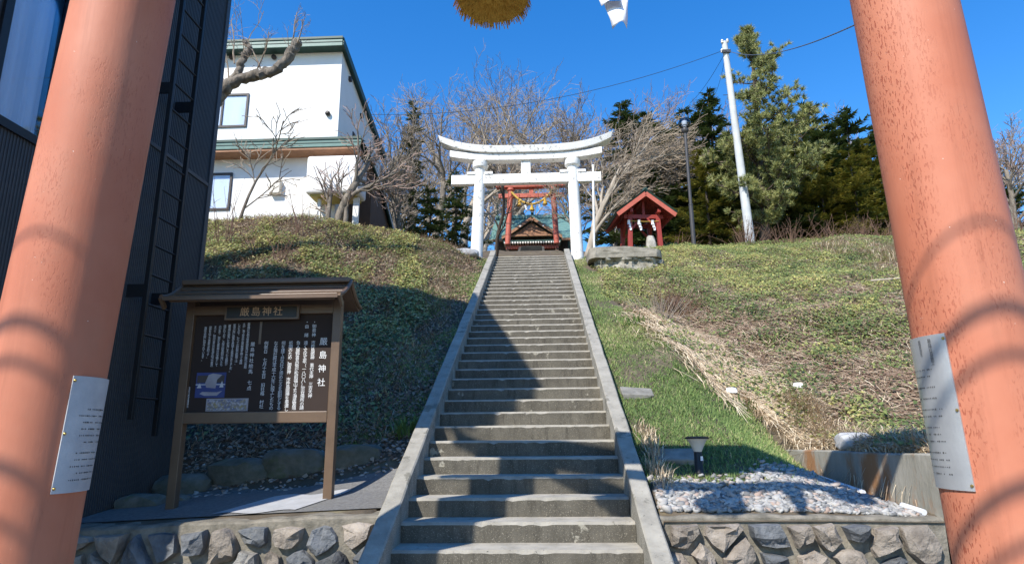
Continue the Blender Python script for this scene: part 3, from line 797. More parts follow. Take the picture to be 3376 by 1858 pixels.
# carved pendant under the peak
MB().add([(0, GH-.22, 2.80), (.16, GH-.22, 2.74), (.22, GH-.22, 2.58), (.10, GH-.22, 2.62), (0, GH-.22, 2.45), (-.10, GH-.22, 2.62), (-.22, GH-.22, 2.58), (-.16, GH-.22, 2.74),
          (0, GH-.17, 2.80), (.16, GH-.17, 2.74), (.22, GH-.17, 2.58), (.10, GH-.17, 2.62), (0, GH-.17, 2.45), (-.10, GH-.17, 2.62), (-.22, GH-.17, 2.58), (-.16, GH-.17, 2.74)],
         [tuple(range(8)), tuple(range(8, 16))[::-1]]+[(i, 8+i, 8+(i+1) % 8, (i+1) % 8) for i in range(8)]).build('gable_pendant', m_browncut, hall)
MB().lathe([(.01, -.02), (.06, -.01), (.06, .03), (.01, .05)], (0, GH-.24, 2.76), 10).build('gold_boss', m_brass, hall, smooth=True)
roof_slope('porch', GH-.35, 1.18, GH+.45, 1.5, 1.75, 1.75, 3, m_green_d, hall)
for i in range(22):
    x = -1.65+3.3*i/21
    MB().box((x-.045, GH-.42, 1.06), (x+.045, GH+.4, 1.15)).build('rafter', m_whitep, hall)
MB().box((-1.6, GH-.1, .80), (1.6, GH+.1, 1.0)).build('porch_beam', m_red_far, hall)
for x in (-1.5, 1.5): MB().box((x-.1, GH-.1, 0), (x+.1, GH+.1, .8)).build('porch_post', m_brownwall, hall)

# second flight of steps and the posts at its foot
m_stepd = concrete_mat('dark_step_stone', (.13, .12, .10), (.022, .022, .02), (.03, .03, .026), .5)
f2 = empty('stone_steps', (-.30, 22.2, 6.8), 0, 'dark stone steps climbing from the landing to the red torii', 'steps')
nst = 28
for k in range(nst):
    y = 11.2*k/nst; z = 4.55*(k+1)/nst
    MB().box((-.55, y, z-.3), (.55, y+.45, z)).build('step', m_stepd, f2)
for s_ in (-1, 1):
    MB().prism([(-.1, -.2), (11.3, 4.15), (11.3, 4.64), (-.1, .26)], 'x', s_*.62-.06, s_*.62+.06).build('kerb', m_stepd, f2)
for i, (px, lb) in enumerate(((1308, 'stubby concrete marker at one foot of the dark upper steps, by the twisted dark tree'), (1386, 'stubby concrete marker at the foot of the dark upper steps, flagpole side'))):
    p = atY(px, 640, 19.4); z0 = gz(p.x, 19.4)
    o = MB().box((-.055, -.07, -.1), (.055, .07, .26)).build('stone_marker', m_pale_rock, None, bevel=.015, loc=(p.x, 19.4, z0)); tag(o, lb, 'stone marker')

# ================================================================= WASHING PAVILION
pv = empty('pavilion', (3.42, 20.3, gz(3.4, 20.3)-.05), radians(6), 'small red timber pavilion with open sides and dark green gabled roof', 'pavilion')
PW, PD, PH = .56, .62, 1.42
for sx in (-1, 1):
    for sy in (-1, 1):
        MB().beam((sx*PW*1.12, sy*PD*1.08, -.2), (sx*PW, sy*PD, PH), .17, .17, (0, 1, 0)).build('post', m_red_deep, pv, bevel=.012)
for sy in (-1, 1):
    MB().box((-PW-.25, sy*PD-.05, PH-.28), (PW+.25, sy*PD+.05, PH-.13)).build('cross_beam', m_red_deep, pv, bevel=.008)
    MB().beam((0, sy*PD, PH-.15), (0, sy*PD, PH+.52), .1, .1, (0, 1, 0)).build('king_post', m_red_deep, pv, bevel=.006)
    for sx in (-1, 1):
        MB().beam((sx*(PW-.02), sy*PD, PH-.72), (sx*.12, sy*PD, PH-.25), .07, .11, (0, 1, 0)).build('brace', m_red_deep, pv, bevel=.006)
for sx in (-1, 1):
    MB().box((sx*PW-.06, -PD-.35, PH-.12), (sx*PW+.06, PD+.35, PH+.02)).build('plate_beam', m_red_deep, pv, bevel=.008)
    MB().beam((sx*PW, -PD+.03, PH-.66), (sx*PW, -.1, PH-.12), .07, .1, (1, 0, 0)).build('brace', m_red_deep, pv, bevel=.006)
    MB().beam((sx*PW, PD-.03, PH-.66), (sx*PW, .1, PH-.12), .07, .1, (1, 0, 0)).build('brace', m_red_deep, pv, bevel=.006)
pk, ev, ro = PH+.60, PH-.22, 1.18
RDp = PD+.48
MB().box((-.06, -RDp, pk-.18), (.06, RDp, pk-.06)).build('ridge_beam', m_red_deep, pv)
for s_ in (-1, 1):
    MB().add([(0, -RDp, pk), (s_*ro, -RDp, ev), (s_*ro, RDp, ev), (0, RDp, pk), (0, -RDp-.09, pk+.11), (s_*ro*1.05, -RDp-.09, ev+.07), (s_*ro*1.05, RDp+.09, ev+.07), (0, RDp+.09, pk+.11)],
             [(0, 1, 2, 3), (7, 6, 5, 4), (0, 4, 5, 1), (1, 5, 6, 2), (2, 6, 7, 3), (3, 7, 4, 0)]).build('roof_slope', m_green_d, pv)
    for k in range(15):
        y = -RDp+.10+(2*RDp-.2)*k/14
        MB().beam((s_*.03, y, pk-.055), (s_*(ro-.03), y, ev-.045), .05, .07, (0, 0, 1)).build('rafter', m_red_deep, pv)
    for y in (-RDp-.022, RDp+.022):
        MB().beam((0, y, pk-.06), (s_*(ro+.0), y, ev-.06), .045, .16, (0, 0, 1)).build('bargeboard', m_red_far, pv)
MB().prism([(-.13, pk+.02), (.13, pk+.02), (.07, pk+.16), (-.07, pk+.16)], 'y', -RDp-.05, RDp+.05).build('ridge_cap', m_green_d, pv, bevel=.02)
pv.scale = (.80, .80, .88)
pvM = Matrix.Translation(pv.location) @ Matrix.Diagonal((.80, .80, .88, 1)) @ Matrix.Rotation(radians(6), 4, 'Z')
q0, q1 = pvM @ Vector((-PW-.02, -PD-.12, PH-.40)), pvM @ Vector((PW+.02, -PD-.12, PH-.40))
o = MB().tube([q0, (q0+q1)/2-Vector((0, 0, .02)), q1], .011, 6).build('straw_cord', m_rope); tag(o, 'thin straw cord tied across the red pavilion posts', 'cord')
for t_, lb in ((.30, 'white zigzag paper on the pavilion cord in the shade'), (.78, 'bright white bunched paper on the pavilion cord in the sun'), (-.06, 'white paper tied round the shaded pavilion post')):
    c = q0+(q1-q0)*t_
    paper_streamer(c.x, c.y-.03, c.z+.02, .34, lb, .05, 'papers of the pavilion')

# ================================================================= NOTICE BOARD
SY = 6.6
sx0, sx1 = -3.72, -2.13
sg = empty('notice_board', ((sx0+sx1)/2, SY, .80), 0, 'brown roofed shrine notice board with white vertical lettering beside the stairs', 'notice board')
ox = (sx0+sx1)/2; HW = (sx1-sx0)/2
def sz(z): return z-.80
for s_ in (-1, 1):
    MB().box((s_*HW-.045, -.045, -.15), (s_*HW+.045, .045, sz(2.95))).build('post', m_brown, sg, bevel=.006)
MB().box((-HW+.045, -.05, sz(1.67)), (HW-.045, .05, sz(1.785))).build('bottom_rail', m_brown, sg, bevel=.008)
MB().box((-HW+.045, -.05, sz(2.80)), (HW-.045, .05, sz(2.90))).build('top_rail', m_brown, sg, bevel=.006)
pan = MB().box((-HW+.045, .0, sz(1.785)), (HW-.045, .03, sz(2.80))).build('panel', m_panel, sg)
hdr = MB().box((-.34-.06, -.085, sz(2.735)), (.40-.06+.06, -.045, sz(2.895))).build('header_frame', m_brown, sg, bevel=.006)
MB().box((-.375, -.092, sz(2.757)), (.375, -.08, sz(2.873))).build('header_plate', m_darkp, hdr)
text_part('厳島神社', .105, 'header_lettering', m_gold_t, hdr, (0, -.0935, sz(2.815)), (1, 0, 0), (0, 0, 1), pitch=1.28, bold=.0)
# little curved roof: front slope hollow, round eave rolls, ridge board
RW = HW+.11
prof = []
for i in range(9):
    t_ = i/8; prof.append((-.40*(1-t_), sz(2.93)+.22*(t_**1.7)))
pr = prof + [(-p[0], p[1]) for p in prof[::-1][1:]]
low = [(p[0], p[1]-.035) for p in pr[::-1]]
b = MB()
rings = []
for x in (-RW, RW): rings.append([(x, p[0], p[1]) for p in pr+low])
b.loft(rings).build('roof_shell', m_brown, sg, smooth=True)
for k, i in enumerate((2, 4, 6)):
    y, z = prof[i]
    MB().box((-RW+.01, y-.012, z-.002), (RW-.01, y+.012, z+.012)).build('roof_seam', m_brown, sg, bevel=.004)
MB().box((-RW-.01, -.07, sz(3.13)), (RW+.01, .07, sz(3.19))).build('ridge_cap', m_brown, sg, bevel=.015)
MB().box((-RW+.05, -.36, sz(2.885)), (RW-.05, -.33, sz(2.935))).build('eave_beam', m_brown, sg, bevel=.006)
for s_ in (-1, 1):
    ep = [(s_*(RW+.012), p[0], p[1]+.006) for p in pr]
    b = MB()
    b.tube(ep, .022, 8); b.build('verge_roll', m_brown, sg, smooth=True)
    MB().beam((s_*(RW+.02), -.40, sz(2.93)), (s_*(RW+.02), -.30, sz(2.83)), .03, .05).build('bracket', m_brown, sg, bevel=.006)
# writing
tl = [(.655, 2.545, .088, '嚴島神社', 1.62), (.545, 2.735, .046, '・御祭神', 1.0), (.545, 2.515, .046, '市杵島姫神　事代主神　三吉大神', .86),
      (.465, 2.735, .046, '・由　緒', 1.0), (.465, 2.515, .046, '遠く文化五年（一八〇八）宗谷場所の請', .86), (.385, 2.515, .046, '負人藤野喜兵衛が松前福山より海産繁殖', .86),
      (.305, 2.515, .046, '祈願のため、御祭神　市杵島姫神を奉遷し', .83), (.225, 2.515, .046, '祠を建て弁天社と崇めたるを創祀とする', .86), (.145, 2.515, .046, 'なお現社殿は平成十六年に竣工したもの', .86),
      (.04, 2.515, .046, '例祭日　七月十五日　旧社格　村社', .95), (-.105, 2.51, .050, '嚴島神社絵馬　七点', 1.15), (-.745, 2.05, .030, '枝幸町教育委員会', .9)]
for x, z, s_, body, pt in tl:
    text_part(body, s_, 'lettering', m_white_t, sg, (x, -.0, sz(z)-s_*.8), (1, 0, 0), (0, 0, 1), True, pt, ext=.002)
para = ['嚴島神社の例大祭奉納絵馬は江戸時代の商船', '主が、海上安全や商売繁盛を願って奉納', 'したもので、かつて北前船の航路では、', '寄港の際に絵馬を奉納する風習がありました。', '嚴島神社絵馬にも航海にまつわる船絵が',
        '描かれており、大阪の絵馬師が描いたも', 'のがあり、現在も嚴島神社の宝物として', 'まつり、明治以来の日本海を結ぶ交易の', '歴史を伝える貴重な史料です。', '有形文化財に指定されています。']
for k, body in enumerate(para):
    text_part(body, .031, 'lettering', m_white_t, sg, (-.165-.052*k, 0, sz(2.715-.004*k)-.02), (1, 0, 0), (0, 0, 1), True, .78, ext=.002)
MB().box((-.045, -.004, sz(2.49)), (-.02, -.001, sz(2.73))).build('tape_strip', m_brown, sg)
m_pb = mat('print_blue', (.045, .065, .22), (.035, .05, .17), 6, .5, 0); m_pg = mat('print_grey', (.36, .34, .36), (.28, .26, .28), 9, .5, 0)
m_pw = mat('print_white', (.6, .6, .62), None, 9, .5, 0); m_pd = mat('print_brown', (.07, .055, .05), None, 9, .5, 0)
m_pmix = mat('print_battle', (.35, .27, .10), (.10, .13, .26), 26, .5, 0, c3=(.42, .40, .42), s3=34, lo3=.5, hi3=.56)
# printed pictures of a votive ship and a crowd
pc = MB().box((-.675, -.006, sz(1.935)), (-.36, -.001, sz(2.195))).build('ship_picture', m_pb, sg)
def flat(name, pts, mt, par, y): MB().add([(x, y, sz(z)) for x, z in pts], [tuple(range(len(pts)))]).build(name, mt, par, fix=False)
flat('print', [(-.665, 2.09), (-.375, 2.09), (-.375, 2.165), (-.665, 2.165)], m_pd, pc, -.0075)
flat('print', [(-.675, 2.065), (-.36, 2.065), (-.36, 2.075), (-.675, 2.075)], m_pw, pc, -.0085)
flat('print', [(-.56, 2.04), (-.46, 2.03), (-.45, 2.12), (-.40, 2.17), (-.50, 2.185), (-.545, 2.17), (-.575, 2.09)], m_pg, pc, -.0095)
flat('print', [(-.625, 1.975), (-.57, 1.955), (-.44, 1.955), (-.385, 2.005), (-.44, 1.99), (-.60, 1.995)], m_pg, pc, -.0095)
flat('print', [(-.66, 2.035), (-.61, 2.035), (-.63, 2.085)], m_pw, pc, -.0098)
flat('print', [(-.42, 2.04), (-.375, 2.04), (-.395, 2.11)], m_pw, pc, -.0098)
p2 = MB().box((-.545, -.006, sz(1.795)), (-.10, -.001, sz(1.935-.01))).build('crowd_picture', m_pg, sg)
flat('print', [(-.53, 1.805), (-.115, 1.805), (-.115, 1.915), (-.53, 1.915)], m_pmix, p2, -.0085)

# ================================================================= BLACK BUILDING
BX, BY0, BY1 = -4.5, 3.8, 8.05
bb = empty('black_building', (BX, 6, 0), 0, 'tall black metal clad building with a wall ladder beside the notice board', 'building')
def rib_wall(name, y0, y1, z0, z1, pitch=.034, dep=.008, xo=0):
    V = []; n = int((y1-y0)/pitch); ring = []
    for i in range(n):
        y = y0+i*pitch
        ring += [(xo, y), (xo, y+pitch*.55), (xo+dep, y+pitch*.62), (xo+dep, y+pitch*.93)]
    ring.append((xo, y1))
    b = MB(); k = len(ring)
    b.add([(p[0], p[1]-6, z0) for p in ring]+[(p[0], p[1]-6, z1) for p in ring], [(i, i+1, k+i+1, k+i) for i in range(k-1)])
    return b.build(name, m_black, bb, fix=False)
# cladding panels above and below the joint strip, window opening left free
WZ0, WZ1, WYA, WYB = 4.18, 6.1, 4.62, 5.22
JZ = 4.86
rib_wall('cladding_panel', 5.26, BY1, 0, JZ); rib_wall('cladding_panel', 5.26, BY1, JZ+.05, 10.0)
rib_wall('cladding_panel', BY0, 5.25, 0, WZ0-.08); rib_wall('cladding_panel', BY0, WYA-.08, WZ0-.08, 10.0); rib_wall('cladding_panel', WYA-.08, 5.25, WZ1+.08, 10.0)
MB().box((-.01, 5.26-6, JZ), (.022, BY1-6, JZ+.05)).build('joint_strip', m_black, bb, bevel=.006)
MB().box((-.02, BY1-6-.06, 0), (.028, BY1-6+.03, 10.0)).build('corner_trim', m_black, bb, bevel=.006)
MB().box((-6, BY0-6, 0), (-.012, BY0-6+.2, 9.95)).box((-6, BY0-5.8, 0), (-.4, BY1-6, 9.95)).build('wall_core', m_black, bb)
MB().box((-.4, BY1-6.15, 0), (-.012, BY1-6, 9.95)).build('far_wall', m_black, bb)
MB().box((-6, 2.1-6, 8.0), (0, BY0-6-.002, 10.0)).build('shadow_overhang', m_black, bb)  # out of view; overhang added to throw the shadow edge across the stairs
MB().prism([(-.45, 9.9), (-.45, 10.7), (-5.4, 12.3), (-9, 12.3), (-9, 9.9)], 'y', BY0-6-2.0, BY1-6).build('shadow_rear_block', m_black, bb)  # out of view; height and slope shaped to throw the house bank's shadow edge
wn = MB().box((-.07, WYA-6-.08, WZ0-.08), (.03, WYA-6, WZ1+.08)).box((-.07, WYB-6, WZ0-.08), (.03, WYB-6+.05, WZ1+.08)).box((-.07, WYA-6+.002, WZ0-.08), (.032, WYB-6-.002, WZ0)).box((-.07, WYA-6+.002, WZ1), (.032, WYB-6-.002, WZ1+.08)).build('window', m_blackm, bb)
MB().box((-.02, WYA-6, WZ0), (-.012, WYB-6, WZ1)).build('pane', m_glass, wn)
V = []; n = 30
for i in range(n+1):
    y = WYA-6+(WYB-WYA)*i/n; x = -.14+.025*sin(i*1.7)+.012*sin(i*4.1)
    V += [(x, y, WZ0), (x, y, WZ1)]
MB().add(V, [(2*i, 2*i+2, 2*i+3, 2*i+1) for i in range(n)]).build('curtain', m_curtain, wn, fix=False, smooth='all')
# ladder on stand-off brackets
la = MB().box((.20, 6.62-6-.02, 1.72), (.25, 6.62-6+.02, 9.3)).box((.20, 7.08-6-.02, 1.55), (.25, 7.08-6+.02, 9.3)).build('ladder', m_blackm, bb, bevel=.004)
z = 1.95
while z < 9.2:
    MB().tube([(.225, 6.62-6, z), (.225, 7.08-6, z)], .014, 8).build('rung', m_blackm, la, smooth=True); z += .335
for z in (3.1, 5.55, 7.9):
    for y in (6.62, 7.08):
        MB().box((.0, y-6-.012, z-.07), (.2, y-6+.012, z+.07)).build('bracket', m_blackm, la)

# ================================================================= WHITE HOUSE
HY = 19.5
hs = empty('white_house', (-10, HY, 7.6), 0, 'two storey white house with green roof edges on top of the bank', 'house')
def hz_(z): return z-7.6
UX1 = -6.65+10; LX1 = -5.72+10; XL = -6.5
# upper storey with roof falling to the back, lower storey a little wider
MB().prism([(0, hz_(10.9)), (0, hz_(14.55)), (5.6, hz_(13.2)), (5.6, hz_(10.9))], 'x', XL, UX1).build('upper_wall', m_stucco, hs)
b = MB().box((XL, .06, -1.2), (LX1-.9, 5.6, hz_(10.75)))
b.build('lower_wall', m_stucco, hs)
MB().prism([(1.1, -1.2), (1.1, hz_(10.7)), (5.5, hz_(9.1)), (5.5, -1.2)], 'x', LX1-.9+.002, LX1).build('side_extension', m_brownwall, hs)
# green fascias: each with an upper and lower lip
def fascia(x0, x1, y, z0, z1):
    f = MB().box((x0, y-.03, z0), (x1, y, z1)).build('fascia', m_green, hs, bevel=.008)
    MB().box((x0-.01, y-.06, z1-.06), (x1+.015, y-.02, z1+.03)).build('gutter', m_green_d, f, bevel=.008)
    MB().box((x0, y-.045, z0+(z1-z0)*.42), (x1+.008, y-.028, z0+(z1-z0)*.5)).build('lip', m_green_d, f)
fascia(XL, UX1+.12, -.38, hz_(14.50), hz_(14.82))
fascia(XL, LX1+.05, -.55, hz_(10.68), hz_(10.98))
MB().add([(XL, -.38, hz_(14.80)), (UX1+.12, -.38, hz_(14.80)), (UX1+.12, 5.9, hz_(13.3)), (XL, 5.9, hz_(13.3)), (XL, -.38, hz_(14.60)), (UX1+.12, -.38, hz_(14.60)), (UX1+.12, 5.9, hz_(13.1)), (XL, 5.9, hz_(13.1))],
         [(0, 1, 2, 3), (7, 6, 5, 4), (0, 4, 5, 1), (1, 5, 6, 2), (2, 6, 7, 3), (3, 7, 4, 0)]).build('upper_roof', m_green_d, hs)
MB().add([(UX1+.122, -.38, hz_(14.83)), (UX1+.122, 5.9, hz_(13.33)), (UX1+.122, 5.9, hz_(13.08)), (UX1+.122, -.38, hz_(14.55)), (UX1+.16, -.38, hz_(14.83)), (UX1+.16, 5.9, hz_(13.33)), (UX1+.16, 5.9, hz_(13.08)), (UX1+.16, -.38, hz_(14.55))],
         [(0, 1, 2, 3), (7, 6, 5, 4), (0, 4, 5, 1), (1, 5, 6, 2), (2, 6, 7, 3), (3, 7, 4, 0)]).build('verge_board', m_green_d, hs)
MB().box((XL, -.55, hz_(10.60)), (LX1, .06, hz_(10.675))).build('soffit', m_browncut, hs)
MB().add([(XL, -.52, hz_(10.96)), (LX1+.05, -.52, hz_(10.96)), (LX1+.05, -.002, hz_(11.1)), (XL, -.002, hz_(11.1))], [(0, 1, 2, 3)]).build('lower_roof', m_green, hs)
MB().add([(UX1+.002, -.002, hz_(11.1)), (LX1+.05, -.5, hz_(10.97)), (LX1+.05, 1.0, hz_(10.9)), (LX1+.18, 5.9, hz_(8.4)), (UX1+.002, 5.6, hz_(10.5))], [(0, 1, 2), (0, 2, 3, 4)]).build('side_roof', m_green_d, hs)
# verge of the low side roof: white edged with a dark line
vp_ = [(LX1+.06, .4, hz_(10.9)), (LX1+.1, 2.4, hz_(10.2)), (LX1+.14, 4.4, hz_(9.0)), (LX1+.2, 5.6, hz_(7.7))]
for i in range(3):
    MB().beam(vp_[i], vp_[i+1], .06, .22).build('verge_board', m_green_d, hs)
    MB().beam(Vector(vp_[i])+Vector((.035, 0, .0)), Vector(vp_[i+1])+Vector((.035, 0, 0)), .012, .07).build('verge_trim', m_whitep, hs)
def window(x0, x1, z0, z1, y=0, side=False):
    f = MB()
    t_ = .07
    f.box((x0, y-.05, z0), (x0+t_, y+.03, z1)).box((x1-t_, y-.05, z0), (x1, y+.03, z1)).box((x0+t_, y-.048, z0), (x1-t_, y+.03, z0+t_)).box((x0+t_, y-.048, z1-t_), (x1-t_, y+.03, z1))
    xm = (x0+x1)/2; f.box((xm-.03, y-.046, z0+t_), (xm+.03, y+.03, z1-t_))
    w_ = f.build('window', m_trim, hs)
    MB().box((x0+t_, y-.012, z0+t_), (x1-t_, y-.006, z1-t_)).build('pane', m_glass, w_)
    MB().box((x0+t_, y-.004, z0+t_), (x1-t_, y-.001, z1-t_)).build('curtain', m_curtain, w_)
wa = atY(500, 240, HY); wb = atY(620, 320, HY)
window(wa.x+10, wb.x+10, hz_(wb.z), hz_(wa.z))
wa = atY(480, 436, HY); wb = atY(575, 527, HY)
window(wa.x+10, wb.x+10, hz_(wb.z), hz_(wa.z), .06)
def house_box(name, x0, y0, x1, y1, mt, dep, yb, bev=.01):
    a = atY(x0, y0, HY); c = atY(x1, y1, HY)
    return MB().box((a.x+10, yb-dep, hz_(c.z)), (c.x+10, yb, hz_(a.z))).build(name, mt, hs, bevel=bev)
house_box('meter_box', 683, 455, 706, 488, m_beige, .2, .06)
house_box('vent_hood', 757, 133, 768, 148, m_trim, .1, 0) if False else None
for (px, py) in ((584, 147), (691, 147), (826, 288), (775-3, 137)):
    if px == 772: continue
    p = atY(px, py, HY)
    MB().lathe([(.085, -.02), (.085, .05), (.05, .1)], (0, 0, 0), 14).build('vent_hood', m_trim, hs, smooth=True).matrix_local = Matrix.Translation((p.x+10, -.05, hz_(p.z))) @ Matrix.Rotation(radians(75), 4, 'X')
# projecting bay box with yellowish underside, posts of the porch under it
a = atY(778, 398, HY-.7); c = atY(905, 488, HY-.7)
MB().box((a.x+10, -.9, hz_(c.z)), (c.x+10, .055, hz_(a.z))).build('bay', m_stucco, hs, bevel=.12, seg=4)
m_yel = mat('ochre_soffit', (.50, .40, .12), (.42, .34, .10), 4, .8, 0)
MB().box((a.x+10+.14, -.78, hz_(c.z)-.06), (c.x+10-.14, .0, hz_(c.z)+.001)).build('bay_soffit', m_yel, hs)
for px, w_ in ((805, .05), (862, .07), (897, .09)):
    p = atY(px, 500, HY-.5)
    MB().box((p.x+10-w_, -.55, -1), (p.x+10+w_, -.45, hz_(c.z)-.05)).build('porch_post', m_stucco if px != 862 else m_trim, hs)
# side windows on the shaded wall
for (y0, y1, z0, z1) in ((1.6, 2.5, 11.3, 12.3),):
    f = MB().box((UX1-.02, y0, hz_(z0)), (UX1+.03, y1, hz_(z1))).build('window', m_trim, hs)
    MB().box((UX1+.031, y0+.08, hz_(z0+.08)), (UX1+.036, y1-.08, hz_(z1-.08))).build('pane', m_glass, f)
for (y, z) in ((.8, 13.9), (2.4, 13.3)):
    MB().box((UX1-.02, y, hz_(z)), (UX1+.10, y+.16, hz_(z+.16))).build('vent_hood', m_trim, hs, bevel=.02)

# ================================================================= LAMP POST, UTILITY POLE, WIRES, FLAGPOLE
lx, lz = 5.32, 7.55
lp = empty('lamp_post', (lx, 21, lz), 0, 'dark lamp post with a clear glass globe above the bank', 'lamp post')
MB().lathe([(.10, 0), (.10, .05), (.072, .06), (.072, 1.55), (.08, 1.56), (.08, 1.6), (.056, 1.61), (.05, 4.25), (.11, 4.3), (.13, 4.36), (.12, 4.42), (.02, 4.43)], n=18).build('pole', m_lampm, lp, smooth=True)
gl = MB().lathe([(.10, 0)]+[(.215*cos(t_), .2+.215*sin(t_)) for t_ in [radians(q) for q in range(-60, 91, 12)]], (0, 0, 4.43), 24, cap=False).build('globe', m_globe, lp, smooth='all')
MB().lathe([(.05, 0), (.055, .12), (.085, .13), (.095, .27), (.04, .30), (.0, .30)], (0, 0, 4.44), 16).build('lamp_core', m_plastic, gl, smooth=True)
PBx = atY(1890, 618, 22); PTx = atY(1829, 108, 22)
up_ = empty('utility_pole', (PBx.x, 22, 7.75), 0, 'pale concrete utility pole leaning beside the pine', 'utility pole')
pv0 = Vector((0, 0, -.2)); pv1 = Vector((PTx.x-PBx.x-.10, 0, PTx.z-7.75))
MB().tube([pv0.lerp(pv1, i/12) for i in range(13)], [.165-.06*i/12 for i in range(13)], 18).build('pole', m_wood_pole, up_, smooth=True)
for t_ in (.35, .5, .62, .74):
    c = pv0.lerp(pv1, t_)
    MB().tube([c+Vector((-.3 if t_ > .7 else -.16, 0, 0)), c+Vector((.3 if t_ > .7 else .16, 0, .0))], .012, 6).build('climbing_bolt', m_lampm, up_)
for k, (dx, dz) in enumerate(((-.1, .18), (.1, .2), (-.14, -.22), (.13, -.25))):
    c = pv1+Vector((dx, -.06, dz-.15))
    MB().lathe([(.02, -.08), (.055, -.06), (.035, -.02), (.06, .01), (.035, .05), (.02, .08)], c, 10).build('insulator', m_whitep, up_, smooth=True)
MB().box(pv1+Vector((-.16, -.16, -.5)), pv1+Vector((.16, -.10, -.38))).build('clamp', m_lampm, up_)
MB().lathe([(.10, -.1), (.11, 0), (.06, .06)], pv1, 12).build('cap', m_wood_pole, up_, smooth=True)
MB().box((-.24, -.30, -.1), (.14, -.05, .10)).build('footing', m_pale_rock, up_, bevel=.05)
top = Vector((PBx.x, 22, 7.75))+pv1-Vector((0, 0, .3))
def wire(p, q, sag, r_, name, label, n=24):
    p = Vector(p); q = Vector(q)
    pts = [p.lerp(q, i/n)-Vector((0, 0, sag*4*(i/n)*(1-i/n))) for i in range(n+1)]
    o = MB().tube(pts, r_, 6).build(name, m_wire, smooth='all'); tag(o, label, 'cable', 'overhead cables'); return o
e1 = atY(2140, 15, 9.0)
pp = top; qq = pp+(e1-pp)*1.25
w_ = twisted([pp.lerp(qq, i/120)-Vector((0, 0, .55*4*(i/120)*(1-i/120))) for i in range(121)], .015, 60, 'overhead_cable', mat('grey_cable', (.10, .11, .12), None, 5, .5, 0), strands=2, n=6); tag(w_, 'thick spiral wrapped cable from the leaning pole toward the street', 'cable', 'overhead cables')
wire(top, atY(860, 285, 23.5), .9, .009, 'overhead_cable', 'thin cable from the leaning pole across to the white house')
wire(top-Vector((0, 0, .1)), atY(1735, 260, 30), .2, .009, 'overhead_cable', 'thin cable from the leaning pole down behind the lamp post')
wire(top-Vector((0, 0, .2)), atY(1800, 235, 27), .15, .007, 'overhead_cable', 'thinnest cable dropping from the leaning pole to the spruces')
a = atY(1494, 640, 18.4); c = atY(1492, 418, 18.4)
fp = empty('flagpole', (a.x, 18.4, gz(a.x, 18.4)), 0, 'thin white flagpole standing behind the pale rock slab', 'flagpole')
MB().tube([(0, 0, -.2), (c.x-a.x, 0, c.z-gz(a.x, 18.4))], .032, 10).build('pole', m_whitep, fp, smooth=True)
MB().lathe([(.0, -.02), (.04, 0), (.04, .04), (0, .06)], (c.x-a.x, 0, c.z-gz(a.x, 18.4)), 10).build('cap', m_whitep, fp, smooth=True)

# ---- garden light
gp_ = atY(1760, 1196, 6.65); gzz = gz(gp_.x, 6.65)
gl_ = empty('garden_light', (gp_.x, 6.65, gzz), 0, 'short black garden light with a flared pale shade by the gravel', 'garden light')
gh = atY(1752, 1100, 6.65).z-gzz
MB().lathe([(.05, -.05), (.05, .02), (.042, .03), (.040, gh-.14), (.035, gh-.13)], n=18).build('post', m_blackm, gl_, smooth=True)
sh_ = MB().lathe([(.036, gh-.14), (.045, gh-.12), (.062, gh-.08), (.085, gh-.035), (.112, gh-.008)], n=24, cap=False).build('shade', m_beige, gl_, smooth='all')
MB().lathe([(.118, gh-.010), (.118, gh+.004), (.09, gh+.012), (.01, gh+.014)], n=24).build('lid', m_blackm, gl_, smooth=True)
MB().box((.012, -.047, gh*.38), (.034, -.038, gh*.50)).build('sticker', m_plastic, gl_)

# ================================================================= ROCKS
def rock(name, c, s, seed, mt, label, cat='rock', grp=None, rz=0, flat=0):
    bm = bmesh.new(); bmesh.ops.create_icosphere(bm, subdivisions=3, radius=1)
    rs = np.random.RandomState(seed); o3 = rs.rand(3)*50
    for v in bm.verts:
        p = v.co
        k = 1+.35*(float(fbm(p.x*1.2+o3[0]+p.z, p.y*1.2+o3[1], 3))-.5)+.25*(float(fbm(p.x*3+o3[2], p.z*3+p.y*2, 3))-.5)
        q = Vector((max(-.8, min(.8, p.x*k)), max(-.8, min(.8, p.y*k)), max(-.7, min(.62 if flat else .85, p.z*k))))
        v.co = Vector((q.x*s[0], q.y*s[1], q.z*s[2]))
    me = bpy.data.meshes.new(name); bm.to_mesh(me); bm.free(); me.materials.append(mt)
    me.polygons.foreach_set('use_smooth', [True]*len(me.polygons)); me.set_sharp_from_angle(angle=radians(30))
    o = bpy.data.objects.new(name, me); COL.objects.link(o); o.location = c; o.rotation_euler = (0, 0, rz)
    return tag(o, label, cat, grp)
pf = empty('stone_platform', (2.42, 17.2, 5.62), 0, 'crumbling pale stone platform with a flat concrete top beside the stair head', 'platform')
